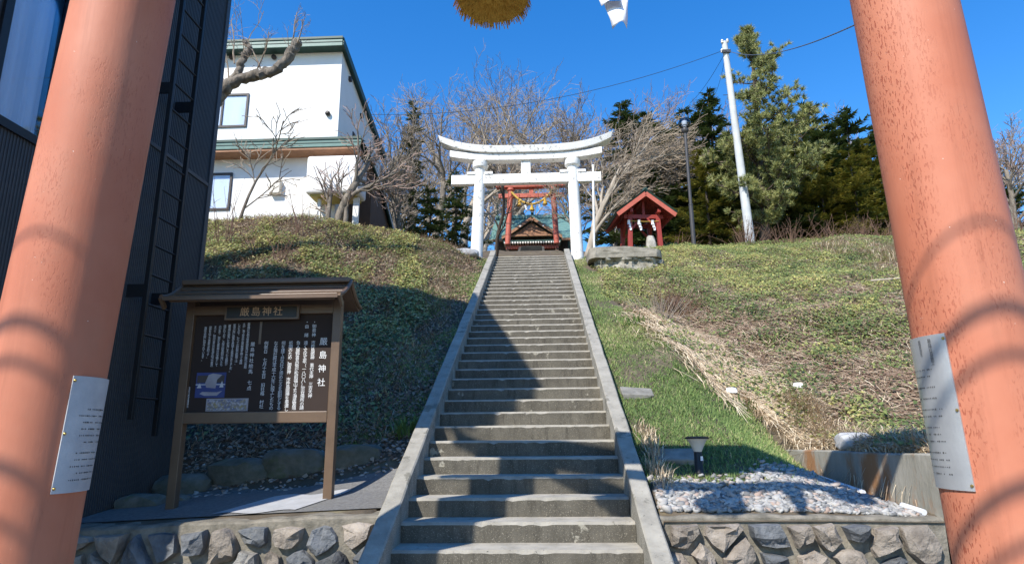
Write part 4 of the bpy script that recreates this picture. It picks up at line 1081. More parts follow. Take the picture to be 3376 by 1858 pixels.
def rough_block(name, x0, x1, y0, y1, zb, zt, mt, amp, seed, nx_=36, nz_=12, ny_=12):
    V = []; idx_ = {}; Fs = []
    bm = bmesh.new(); bmesh.ops.create_cube(bm, size=2)
    bmesh.ops.subdivide_edges(bm, edges=bm.edges, cuts=18, use_grid_fill=True)
    for v in bm.verts:
        u, w__, q = v.co
        px_, py_ = (u+1)/2, (w__+1)/2
        x = x0+(x1-x0)*px_; y = y0+(y1-y0)*py_; z = zb+(zt(x)-zb)*(q+1)/2
        n1 = float(fbm(x*3+seed, z*4+y*2, 4))-.5; n2 = float(fbm(x*9+seed*2, z*9+y*7, 3))-.5
        rr_ = 1-.18*(abs(u)**6)*(abs(w__)**6)
        v.co = Vector((x*rr_+amp*n1*.8*(abs(u) > .95), y+amp*(n1*1.2+n2*.8)*(1 if w__ < -.95 else .2), z+amp*.35*n2))
    me = bpy.data.meshes.new(name); bm.to_mesh(me); bm.free(); me.materials.append(mt)
    o = bpy.data.objects.new(name, me); COL.objects.link(o); o.parent = pf
    me.polygons.foreach_set('use_smooth', [True]*len(me.polygons)); me.set_sharp_from_angle(angle=radians(32)); return o
m_rubw = mat('white_rubble', (.42, .39, .32), (.22, .20, .15), 9, .9, .9, 14, c3=(.13, .12, .09), s3=6, lo3=.52, hi3=.60)
m_capc = mat('lichen_concrete', (.33, .30, .24), (.20, .18, .14), 5, .9, .6, 20)
rough_block('cap', -1.02, .98, -.55, .9, .50, lambda x: .80-.10*max(0, x), m_capc, .07, 3)
rough_block('rubble_face', -.86, 1.0, -.46, .8, -.6, lambda x: .52-.05*max(0, x), m_rubw, .26, 9)
p = atY(1634, 612, 20.0); rock('standing_stone', (p.x, 19.75, gz(p.x, 19.75)+.15), (.19, .16, .46), 9, m_pale_rock, 'upright oval pale stone at the foot of the red pavilion', 'stone')
p = atY(1420, 640, 19.4); rock('rock', (p.x+.15, 19.3, gz(p.x+.15, 19.3)+.05), (.30, .2, .24), 21, m_whitep, 'pale round rock beside the white torii post', 'rock')
p = atY(1170, 650, 18.0); rock('rock', (p.x, 18.0, gz(p.x, 18)+.03), (.5, .3, .16), 22, m_slabp, 'low flat grey rock by the white torii post on the house side', 'rock')
p = atY(2160, 1105, 9.3)
rock('rock', (3.45, 7.4, gz(3.45, 7.4)+.06), (.22, .17, .13), 31, m_slabp, 'grey rock resting on top of the rust stained wall', 'rock')
m_boulder = mat('mossy_stone', (.17, .165, .14), (.09, .095, .07), 6, .9, .9, 9, c3=(.10, .12, .05), s3=2.5)
m_rubble = mat('old_concrete', (.27, .255, .22), (.17, .16, .135), 6, .95, .9, 12)
k = 0
for (x, y, s_, lb) in ((-4.15, 7.62, .30, 'mossy boulder wedged against the black building behind the notice board'), (-3.55, 7.75, .34, 'broad dark boulder in the row behind the notice board'), (-2.9, 7.8, .36, 'long low boulder in the middle of the row behind the notice board'),
                   (-2.2, 7.75, .30, 'dark boulder at the stair end of the row behind the notice board'), (-4.25, 6.95, .24, 'greenish boulder beside the foot of the notice board'), (-3.95, 7.1, .13, 'small pale stone behind the notice board post')):
    rock('boulder', (x, y, gz(x, y)-s_*.02), (s_*1.35, s_*.8, s_*.62), 50+k, m_boulder, lb, 'boulder', 'boulders behind the notice board'); k += 1
for (x, y, w_, d_, rz_, lb) in ((1.30, 8.75, .42, .30, .2, 'broken concrete slab in the lawn beside the stair stringer'), (1.45, 7.0, .5, .3, -.1, 'flat paving slab in shade behind the garden light')):
    sl = MB().box((-w_/2, -d_/2, -.06), (w_/2, d_/2, .05)); rq = random.Random(int(x*100))
    sl.v = [(v[0]+rq.uniform(-.05, .05), v[1]+rq.uniform(-.05, .05), v[2]+rq.uniform(-.015, .015)) for v in sl.v]
    o = sl.build('paving_slab', m_rubble, None, bevel=.015, loc=(x, y, gz(x, y)+.01)); o.rotation_euler = (.42, 0, rz_); tag(o, lb, 'slab', 'slabs in the lawn')

# ================================================================= GRAVEL, GRASS, GROUND COVER
rs = np.random.RandomState(3)
def tris_quads(P): pass
m_grav = leafmat('gravel_stones', [(0, (.10, .10, .10)), (.35, (.25, .245, .235)), (.8, (.42, .41, .385)), (1, (.34, .25, .20))], .85, 0)
# gravel: many small faceted stones
_t = (1+5**.5)/2
ICO = np.array([(-1,_t,0),(1,_t,0),(-1,-_t,0),(1,-_t,0),(0,-1,_t),(0,1,_t),(0,-1,-_t),(0,1,-_t),(_t,0,-1),(_t,0,1),(-_t,0,-1),(-_t,0,1)])/1.9
ICF = np.array([(0,11,5),(0,5,1),(0,1,7),(0,7,10),(0,10,11),(1,5,9),(5,11,4),(11,10,2),(10,7,6),(7,1,8),(3,9,4),(3,4,2),(3,2,6),(3,6,8),(3,8,9),(4,9,5),(2,4,11),(6,2,10),(8,6,7),(9,8,1)])
def stones(n, xy, smin, smax, name, mt, parent=None):
    x, y = xy; n = len(x)
    s_ = rs.uniform(smin, smax, n)*(1+.5*(rs.rand(n)**4))
    sc = np.stack([s_*rs.uniform(.8, 1.5, n), s_*rs.uniform(.7, 1.2, n), s_*rs.uniform(.45, .8, n)], 1)
    V = ICO[None]*(1+.22*rs.randn(n, 12, 1)).clip(.5, 1.5)*sc[:, None]
    a = rs.rand(n)*2*pi; c, d = np.cos(a), np.sin(a)
    tl_ = rs.uniform(-.5, .5, n)
    X = V[..., 0]*c[:, None]-V[..., 1]*d[:, None]; Y = V[..., 0]*d[:, None]+V[..., 1]*c[:, None]; Z = V[..., 2]+X*tl_[:, None]
    z = ground(x, y)+s_*.35
    V = np.stack([X+x[:, None], Y+y[:, None], Z+z[:, None]], 2).reshape(-1, 3)
    Fc = (ICF[None]+12*np.arange(n)[:, None, None]).reshape(-1, 3)
    return npmesh(name, V, Fc, mt, parent, {'tint': np.repeat(rs.rand(n)**.8, 20)})
def back_edge(x): return 6.42+1.0*np.clip((x-1.9)/1.2, 0, 1)
x = rs.uniform(1.06, 3.4, 14000); y = rs.uniform(5.98, 8.0, 14000); k = (y < back_edge(x)+.12*rs.randn(len(x))) & (x < 3.47-.144*(y-5.84)-.10)
g_ = stones(0, (x[k], y[k]), .016, .034, 'gravel', m_grav); tag(g_, 'pale grey gravel spread behind the low stone wall', 'gravel', kind='stuff')
x = rs.uniform(-4.4, -1.5, 500); y = rs.uniform(7.2, 8.3, 500)
g_ = stones(0, (x, y), .012, .03, 'rubble_chips', m_grav); tag(g_, 'scattered stone chips on the soil behind the notice board', 'rubble', kind='stuff')

def blades(x, y, L_, w_, lean, az, tint, name, mt, z=None, droop=0):
    """upright or lying blades: two-segment strips (4 verts + tip)"""
    n = len(x); z = ground(x, y)-.01 if z is None else z
    dx, dy = np.cos(az), np.sin(az)
    px, py = -dy*w_/2, dx*w_/2
    h = L_*np.cos(lean); l = L_*np.sin(lean)
    V = np.zeros((n, 5, 3))
    V[:, 0] = np.stack([x-px, y-py, z], 1); V[:, 1] = np.stack([x+px, y+py, z], 1)
    mx, my, mz = x+dx*l*.45, y+dy*l*.45, z+h*.6
    V[:, 2] = np.stack([mx+px*.8, my+py*.8, mz], 1); V[:, 3] = np.stack([mx-px*.8, my-py*.8, mz], 1)
    V[:, 4] = np.stack([x+dx*l, y+dy*l, z+h*(1-droop)], 1)
    if name == 'grass': V[:, :, 2] += .5*(V[:, :, 1]-y[:, None])
    T = np.array([(0, 1, 2), (0, 2, 3), (3, 2, 4)])
    Fc = (T[None]+5*np.arange(n)[:, None, None]).reshape(-1, 3)
    o = npmesh(name, V.reshape(-1, 3), Fc, mt, None, {'tint': np.repeat(tint, 3)}); tag(o, kind='stuff'); return o
def leaves(x, y, h, L_, w_, tilt, az, tint, name, mt):
    """one bent rhombus per leaf: base, two sides, tip"""
    n = len(x); z = ground(x, y)+h
    dx, dy = np.cos(az), np.sin(az); px, py = -dy, dx
    ct, st_ = np.cos(tilt), np.sin(tilt)
    V = np.zeros((n, 4, 3))
    V[:, 0] = np.stack([x, y, z], 1)
    f = .45
    roll = rs.uniform(-.5, .5, n)
    for k, s_ in ((1, 1), (3, -1)):
        V[:, k] = np.stack([x+dx*L_*f*ct+s_*px*w_/2, y+dy*L_*f*ct+s_*py*w_/2, z+L_*f*st_+s_*w_*.5*roll+.12*w_], 1)
    V[:, 2] = np.stack([x+dx*L_*ct, y+dy*L_*ct, z+L_*st_*.6], 1)
    V[:, :, 2] += .52*(V[:, :, 1]-y[:, None])
    T = np.array([(0, 1, 2), (0, 2, 3)])
    Fc = (T[None]+4*np.arange(n)[:, None, None]).reshape(-1, 3)
    o = npmesh(name, V.reshape(-1, 3), Fc, mt, None, {'tint': np.repeat(tint, 2)}); tag(o, kind='stuff'); return o
m_lawn = leafmat('lawn_blades', [(0, (.10, .16, .045)), (.45, (.20, .29, .08)), (.75, (.36, .39, .14)), (1, (.60, .50, .29))], .6, .3)
m_cover = leafmat('cover_leaves', [(0, (.08, .11, .03)), (.30, (.18, .23, .065)), (.62, (.34, .35, .11)), (.86, (.54, .48, .15)), (1, (.50, .37, .22))], .4, .25, .5)
m_dry = leafmat('dry_stems', [(0, (.19, .115, .075)), (.4, (.38, .27, .18)), (.8, (.56, .44, .29)), (1, (.68, .58, .42))], .8, .1)
m_dead = leafmat('dead_leaves', [(0, (.12, .07, .045)), (.5, (.24, .155, .10)), (1, (.42, .32, .23))], .85, .1)
def lawn_edge(y): return np.interp(y, [7, 9.0, 10, 11, 13, 15, 18], [3.1, 2.95, 2.6, 2.3, 1.9, 1.65, 1.5])
# --- lawn beside the stairs, street side of the hill
n = 190000
x = rs.uniform(1.03, 3.3, n); y = rs.uniform(6.4, 18.5, n)
den = fbm(x*1.4+3, y*1.4)
k = (x < lawn_edge(y)+.15+.7*(den-.5)*2) & ((y > 9.1) | (x < 3.47-.144*(y-5.84)-.10)) & (rs.rand(n) < np.clip((den-.2)*3.2, .2, 1)) & (y > back_edge(x)+.05+.25*rs.randn(n))
x, y = x[k], y[k]
ti = np.clip(fbm(x*.9+20, y*.9+3)*.9-.05+.28*rs.randn(len(x))+.35*np.clip((x-lawn_edge(y)+.5), 0, 1), 0, 1)
blades(x, y, rs.uniform(.03, .085, len(x)), rs.uniform(.006, .012, len(x)), rs.uniform(.5, 1.4, len(x)), rs.rand(len(x))*2*pi, ti, 'grass', m_lawn)
tag(bpy.context.scene.objects['grass'], 'short green grass on the strip beside the stairs above the gravel', 'grass')
# --- lawn on the other side, house side
n = 150000
x = rs.uniform(-4.2, -1.44, n); y = rs.uniform(8.0, 19.5, n)
den = fbm(x*1.3+43, y*1.3+8)
ed = np.interp(y, [8, 12, 15, 17, 19.5], [-2.7, -3.1, -3.4, -4.1, -4.2])
k = (x > ed+.6*(den-.5)) & (rs.rand(n) < np.clip((den-.3)*3.2, .08, 1))
x, y = x[k], y[k]
ti = np.clip(.12+fbm(x*.8+50, y*.8+33)*.8+.25*rs.randn(len(x)), 0, 1)
o = blades(x, y, rs.uniform(.04, .10, len(x)), rs.uniform(.006, .012, len(x)), rs.uniform(.4, 1.4, len(x)), rs.rand(len(x))*2*pi, ti, 'grass', m_lawn)
tag(o, 'thin yellow green grass on the strip between stairs and house bank', 'grass')
# --- leafy cover on the house bank
n = 330000
x = rs.uniform(-13, -1.5, n); y = rs.uniform(8.3, 21, n)
den = fbm(x*1.1+7, y*1.1+91)
ed = np.interp(y, [8, 12, 15, 17, 19.5, 21], [-2.0, -2.3, -2.7, -3.5, -3.8, -3.4])
k = (x < ed+.8*(den-.5)) & (rs.rand(n) < np.clip((fbm(x*1.6+31, y*1.6+7)-.36)*4.2, .06, 1)*np.interp(y, [8.3, 9.5, 12], [.10, .35, .8]))
x, y = x[k], y[k]; n = len(x)
ti = np.clip(fbm(x*1.7+2, y*1.7+14)*.95-.03+.2*rs.randn(n), 0, .88); ti = np.where(rs.rand(n) < .12, .95, ti); q_ = rs.rand(n)**2
o = leaves(x, y, rs.uniform(.0, .15, n), .035+.07*q_, .018+.04*q_, rs.uniform(-.7, .9, n), rs.rand(n)*2*pi, ti, 'ground_cover', m_cover)
tag(o, 'dense green leafy ground cover over the house bank', 'ground cover')
n = 70000
x = rs.uniform(-13, -1.6, n); y = rs.uniform(8.0, 20.5, n)
o = leaves(x, y, rs.uniform(-.01, .05, n), rs.uniform(.04, .11, n), rs.uniform(.02, .05, n), rs.uniform(-.5, .5, n), rs.rand(n)*2*pi, rs.rand(n), 'dead_leaves', m_dead)
tag(o, 'brown dead leaves and litter showing through the cover of the house bank', 'leaf litter')
n = 60000
x = rs.uniform(-13, -1.8, n); y = rs.uniform(8.0, 20.5, n)
o = blades(x, y, rs.uniform(.06, .28, n), rs.uniform(.005, .013, n), rs.uniform(.8, 1.55, n), rs.rand(n)*2*pi, rs.rand(n)**1.3, 'dry_stems', m_dry, ground(x, y)+rs.uniform(.0, .1, n))
tag(o, 'pale dry stalks lying among the leaves of the house bank', 'dry stalks')
# --- the wide bank behind the gravel: leaves, leaning dry stems, dead leaves
def bank_pts(n, y0=9.2, y1=21.5, x1=14):
    x = rs.uniform(1.4, x1, n); y = rs.uniform(y0, y1, n)
    lim = lawn_edge(y)-.15
    lim = np.where(y < 9.5, np.maximum(lim, 3.47-.144*(y-5.84)+.12), lim)
    den = fbm(x*.9+77, y*.9+5)
    k = (x > lim+np.where(y < 9.5, .02, .9)*(den-.5))
    return x[k], y[k], den[k]
def greeness(x, y):
    # greener toward the crest, drier near the wall and the far corner
    g = fbm(x*.55+12, y*.55+60)*.9 + np.interp(y, [6, 9, 11.5, 14, 20], [-.22, -.04, .10, .23, .3]) - .035*np.clip(x-7.5, 0, 9)
    g = g - .35*np.exp(-((x-2.9)**2/.5+(y-13.0)**2/1.2))
    return g
x, y, den = bank_pts(950000, 6.2)
g = greeness(x, y); k = rs.rand(len(x)) < np.clip((g-.22)*1.5+(fbm(x*2.4, y*2.4+31)-.5)*2.6, .06, .85)*.55
x, y, g = x[k], y[k], g[k]; n = len(x)
ti = np.clip(.30+(fbm(x*1.5+9, y*1.5+2)-.5)*.9+(g-.45)*.45+.2*rs.randn(n), 0, .9)
q_ = rs.rand(n)**2.2
o = leaves(x, y, rs.uniform(.0, .13, n), .028+.06*q_, .015+.034*q_, rs.uniform(-.7, .9, n), rs.rand(n)*2*pi, ti, 'ground_cover', m_cover)
tag(o, 'green and yellow leafy ground cover over the wide bank above the concrete wall', 'ground cover')
x, y, den = bank_pts(230000, 6.0)
g = greeness(x, y); k = rs.rand(len(x)) < np.clip(.80-g*.75, .22, 1); x, y = x[k], y[k]; n = len(x)
az = np.where(rs.rand(n) < .7, radians(-38)+.42*rs.randn(n), rs.rand(n)*2*pi)
zz = ground(x, y)+rs.uniform(.0, .09, n)
L_ = .06+.34*rs.rand(n)**2
# stems lie along the slope: give the tip the height of the ground there
def lying(x, y, z, L_, w_, az, tint, name, mt, lift):
    n = len(x); dx, dy = np.cos(az), np.sin(az); px, py = -dy*w_/2, dx*w_/2
    x2, y2 = x+dx*L_, y+dy*L_; z2 = ground(x2, y2)+lift
    xm, ym = (x+x2)/2+px*3*rs.randn(n), (y+y2)/2; zm = (z+z2)/2+.02*rs.rand(n)
    V = np.zeros((n, 6, 3))
    for i, (a, b_, c) in enumerate(((x, y, z), (xm, ym, zm), (x2, y2, z2))):
        t_ = (1, .85, .45)[i]
        V[:, 2*i] = np.stack([a-px*t_, b_-py*t_, c], 1); V[:, 2*i+1] = np.stack([a+px*t_, b_+py*t_, c+w_*.4], 1)
    T = np.array([(0, 1, 3), (0, 3, 2), (2, 3, 5), (2, 5, 4)])
    Fc = (T[None]+6*np.arange(n)[:, None, None]).reshape(-1, 3)
    o = npmesh(name, V.reshape(-1, 3), Fc, mt, None, {'tint': np.repeat(tint, 4)}); tag(o, kind='stuff'); return o
o = lying(x, y, zz, L_, rs.uniform(.004, .012, n), az, np.clip(rs.rand(n)**1.4+.1*rs.randn(n), 0, 1), 'dry_stems', m_dry, rs.uniform(.0, .10, n))
tag(o, 'dry straw coloured stems combed downhill across the wide bank', 'dry stalks')
x, y, den = bank_pts(220000, 6.0)
g = greeness(x, y); k = rs.rand(len(x)) < np.clip(1.05-g*.9, .25, 1); x, y = x[k], y[k]; n = len(x)
o = leaves(x, y, rs.uniform(-.01, .04, n), rs.uniform(.04, .10, n), rs.uniform(.025, .06, n), rs.uniform(-.4, .4, n), rs.rand(n)*2*pi, rs.rand(n), 'dead_leaves', m_dead)
tag(o, 'brown dead leaves littered over the wide bank', 'leaf litter')
# dead leaves on the shaded soil behind the board
x = rs.uniform(-4.4, -1.5, 5000); y = rs.uniform(7.5, 10.5, 5000)
o = leaves(x, y, rs.uniform(-.01, .03, 5000), rs.uniform(.04, .1, 5000), rs.uniform(.025, .06, 5000), rs.uniform(-.4, .4, 5000), rs.rand(5000)*2*pi, rs.rand(5000), 'dead_leaves', m_dead)
tag(o, 'brown dead leaves on the shaded soil behind the notice board', 'leaf litter')
# straw tufts along the top of the concrete wall and the strip edge
def straw_tufts(cs, per, name, lab, Lr=(.25, .6), ln=(.3, 1.5)):
    X, Y, A, Ls = [], [], [], []
    for (cx_, cy_, r_) in cs:
        X.append(cx_+r_*rs.randn(per)*.4); Y.append(cy_+r_*rs.randn(per)*.4)
        A.append(rs.rand(per)*2*pi); Ls.append(rs.uniform(*Lr, per))
    x, y, a, l = map(np.concatenate, (X, Y, A, Ls)); n = len(x)
    x = np.where(x < 3.5-.144*(y-5.84), 3.5-.144*(y-5.84)+.12*rs.rand(n), x) if 'wall' in lab else x
    o = blades(x, y, l, rs.uniform(.006, .013, n), rs.uniform(*ln, n), a, np.clip(.72+.25*rs.randn(n), 0, 1), name, m_dry, None, .25); tag(o, lab, 'dry grass')
straw_tufts([(3.75-.144*(.19*i)+.25*R.random(), 6.1+.19*i, .26) for i in range(17)], 300, 'dry_grass', 'pale dry grass tufts spilling over the top of the concrete wall', (.2, .5), (.7, 1.55))
def straw_mat(n, xf, y0, y1, sx_, lab, tint=.78):
    y = rs.uniform(y0, y1, n); x = xf(y)+sx_*rs.randn(n)
    x = np.maximum(x, np.where(y < 9.4, np.where(x > 3.47-.144*(y-5.84)-.3, 3.47-.144*(y-5.84)+.02, 0), 0))
    o = lying(x, y, ground(x, y)+.02+.07*rs.rand(n), rs.uniform(.08, .30, n), rs.uniform(.006, .013, n), np.where(rs.rand(n) < .5, radians(-50)+.5*rs.randn(n), rs.rand(n)*2*pi), np.clip(tint+.2*rs.randn(n), 0, 1), 'dry_grass', m_dry, .01+.08*rs.rand(n))
    tag(o, lab, 'dry grass')
straw_mat(13000, lambda y: lawn_edge(y)+.25, 8.9, 12.2, .28, 'matted pale straw in the fold between lawn strip and wide bank')
straw_mat(9000, lambda y: 3.62-.144*(y-5.84)+.1, 6.1, 9.3, .12, 'matted pale straw hanging over the concrete wall top')
straw_tufts([(8.6+R.uniform(-.8, 1.2), 15.5+R.uniform(-1.8, 2.5), .5) for i in range(22)], 260, 'dry_grass', 'pale dry grass patch high on the wide bank', (.2, .5))
straw_tufts([(1.12+.1*R.random(), 6.4+.2*i, .12) for i in range(7)], 60, 'dry_grass', 'sparse grass tufts between the stringer and the garden light', (.12, .3), (.1, .9))

# ================================================================= WOODY PLANTS
def grow(lines, p, d, L_, r_, lev, rnd, P):
    """collects (points, radii, level)"""
    k = P['seg'][lev]; pts = [p.copy()]; rad = [r_]; dd = d.copy()
    endr = r_*P['tap'][lev]
    for i in range(k):
        dd = (dd + Vector((rnd.gauss(0, 1), rnd.gauss(0, 1), rnd.gauss(0, 1)))*P['wob'][lev] + Vector((P['drift'][0], P['drift'][1], P['up'][lev]))*(1.0/k)).normalized()
        p = p + dd*(L_/k); pts.append(p.copy()); rad.append(r_+(endr-r_)*(i+1)/k)
    lines.append((pts, rad, lev))
    if lev+1 >= P['levels']: return
    nch = P['n'][lev]; nch = max(1, int(nch*rnd.uniform(.8, 1.2)+.5))
    for c in range(nch):
        t_ = P['t0'][lev]+(1-P['t0'][lev])*(c+rnd.uniform(.1, .9))/nch
        f = t_*k; i = min(int(f), k-1); q = pts[i].lerp(pts[i+1], f-i); rr_ = rad[i]+(rad[i+1]-rad[i])*(f-i)
        axis = (pts[i+1]-pts[i]).normalized()
        o_ = axis.orthogonal().normalized(); o_.rotate(Matrix.Rotation(rnd.uniform(0, 2*pi), 3, axis))
        an = rnd.uniform(*P['ang'][lev])
        nd = (axis*cos(an)+o_*sin(an)).normalized()
        grow(lines, q, nd, L_*P['len'][lev]*rnd.uniform(.7, 1.2)*(1-.35*t_ if lev == 0 else 1), max(rr_*P['rr'][lev], .004), lev+1, rnd, P)
P_min = [.02, .018, .014, .011, .009]
def bare_tree(name, base, H, seed, label, P=None, r_=None, mt=(None, None), grp=None, dirn=(0, 0, 1), cat='tree', extra=None):
    D = dict(levels=5, seg=[7, 6, 5, 4, 3], tap=[.45, .35, .35, .4, .4], wob=[.09, .18, .2, .2, .2], up=[.1, .35, .25, .15, .1], drift=(0, 0),
             n=[7, 6, 5, 4], t0=[.32, .2, .15, .15], ang=[(.45, .95), (.4, .9), (.4, .9), (.4, 1.0)], len=[.62, .55, .5, .5], rr=[.55, .55, .5, .5])
    if P: D.update(P)
    rnd = random.Random(seed); lines = []
    root = empty(name, base, 0, label, cat, grp)
    r_ = r_ or H*.017
    grow(lines, Vector((0, 0, -.15)), Vector(dirn).normalized(), H*.62, r_, 0, rnd, D)
    if extra:
        for (p, d, L_, rr_) in extra: grow(lines, Vector(p), Vector(d).normalized(), L_, rr_, 1, rnd, D)
    zm = max(q.z for l_ in lines for q in l_[0]); f_ = H/zm
    lines = [([q*f_ for q in pts], [max(q, P_min[lev]) for q in rad], lev) for pts, rad, lev in lines]
    tb, lb_, tw = MB(), MB(), MB()
    for pts, rad, lev in lines:
        if lev == 0: tb.tube(pts, rad, 9)
        elif lev <= 2: lb_.tube(pts, rad, 6 if lev == 1 else 5, False)
        else: tw.tube(pts, rad, 3, False)
    tb.build('trunk', mt[0] or m_bark, root, smooth='all', fix=False)
    lb_.build('branches', mt[0] or m_bark, root, smooth='all', fix=False)['kind'] = 'stuff'
    o = tw.build('twigs', mt[1] or m_twig, root, fix=False); o['kind'] = 'stuff'
    return root
def put(root, px, py, Y, sc=1, rz=0, label=None):
    p = atY(px, py, Y); c = copy_tree(root); c.location = (p.x, Y, gz(p.x, Y)-.1); c.scale = (sc, sc, sc*R.uniform(.95, 1.05)); c.rotation_euler = (0, 0, rz)
    if label: c['label'] = label
    return c
G1 = 'bare trees on the hilltop'
def tz(px, Y): 
    p = atY(px, 600, Y); return (p.x, Y, gz(p.x, Y)-.1)
def treeH(px, pytop, Y):
    return atY(px, pytop, Y).z-tz(px, Y)[2]
fine = dict(levels=5, n=[9, 7, 5, 4], len=[.72, .56, .5, .5], t0=[.25, .25, .15, .15], ang=[(.35, .8), (.35, .8), (.4, .85), (.4, .9)], up=[.1, .45, .35, .25, .2])
specs = [  # px, top y, Y, seed, label
 (985, 232, 33, 1, 'bare grey tree rising right behind the white house corner'),
 (1078, 205, 40, 2, 'tall bare tree between the house and the white torii'),
 (1165, 188, 36, 3, 'bare tree with a pale trunk just outside the white torii post on the house side'),
 (1275, 176, 44, 4, 'broad bare tree behind the middle of the white torii'),
 (1345, 205, 48, 5, 'bare tree behind the shrine hall with crooked limbs'),
]
for px, pt, Y, sd_, lb in specs:
    h_ = treeH(px, pt, Y)
    bare_tree('bare_tree', tz(px, Y), h_*1.02, sd_, lb, fine, h_*.024, (m_barkp if sd_ in (3, 4) else m_bark, m_twig), G1)
# fan shaped bare tree right of the torii, limbs swept to the pavilion side
fan = dict(levels=5, n=[11, 8, 6, 4], t0=[.18, .2, .15, .15], drift=(.38, 0), up=[.05, .3, .2, .1, .05], len=[.85, .5, .5, .5], rr=[.62, .5, .5, .5], ang=[(.25, .7), (.3, .7), (.35, .8), (.4, .9)], wob=[.06, .09, .12, .15, .18])
h_ = treeH(1500, 165, 25.5)
bare_tree('bare_tree', tz(1470, 25.5), h_*.86, 14, 'wind swept bare tree fanning its pale limbs over the red pavilion', fan, .17, (m_barkp, m_twig), G1, (.18, 0, 1))
bare_tree('bare_tree', tz(1530, 28), h_*.82, 15, 'second wind swept bare tree just behind the fanned one', fan, .15, (m_barkp, m_twig), G1, (.3, 0, 1))
fan2 = dict(fan); fan2['drift'] = (-.1, 0)
bare_tree('bare_tree', tz(1455, 30), h_*.98, 16, 'slender upright bare tree beside the white torii on the pavilion side', fan2, .13, (m_bark, m_twig), G1)
m_twr = mat('reddish_twigs', (.36, .25, .20), (.28, .19, .15), 3, .9, 0)
bare_tree('bare_tree', tz(1705, 38), treeH(1705, 215, 38), 17, 'reddish twigged bare tree far behind the lamp post', fine, .14, (m_bark, m_twr), G1)
bare_tree('bare_tree', tz(2560, 26), treeH(2560, 290, 26)*1.05, 18, 'bare tree at the far end of the wide bank with an orange lichen cast', fine, .16, (m_bark, m_twr), G1)
bare_tree('bare_tree', tz(2505, 31), treeH(2505, 330, 31)*1.0, 19, 'bare tree behind the far end of the wide bank', fine, .15, (m_barkp, m_twig), G1)
bare_tree('bare_tree', tz(1000, 27.5), treeH(1000, 380, 27.5), 20, 'smaller bare tree in front of the hilltop trees by the house roof', fine, .11, (m_bark, m_twig), G1)
# dark crooked tree by the upper steps
dk = dict(levels=4, n=[5, 4, 3], seg=[8, 5, 4, 3], wob=[.22, .2, .2, .2], t0=[.35, .2, .2], len=[.45, .5, .5, .5])
bare_tree('bare_tree', tz(1240, 24), treeH(1250, 455, 24), 23, 'dark crooked little tree between the white torii post and the upper steps', dk, .09, (m_barkd, m_barkd), G1, (-.25, 0, 1))
# far wood behind, seen between the trunks
n_far = 0
for (px, Y, pt, src) in ((930, 62, 330, 0), (1120, 66, 300, 1), (1215, 60, 310, 2), (1320, 70, 290, 3), (1400, 64, 320, 4), (1560, 60, 280, 0), (1650, 66, 300, 1), (2130, 55, 300, 2), (2440, 58, 330, 3), (2600, 52, 340, 4), (1020, 58, 340, 2), (1760, 60, 250, 3)):
    base = [o for o in SC.objects if o.name.startswith('bare_tree') and o.parent is None][src]
    c = copy_tree(base); h0 = treeH(specs[src][0], specs[src][1], specs[src][2]); hh = treeH(px, pt, Y); s_ = hh/h0
    c.location = tz(px, Y); c.scale = (s_, s_, s_); c.rotation_euler = (0, 0, 1+px*.01)
    c['label'] = 'distant bare tree in the thin wood beyond the shrine'; c['group'] = 'distant bare trees beyond the shrine'

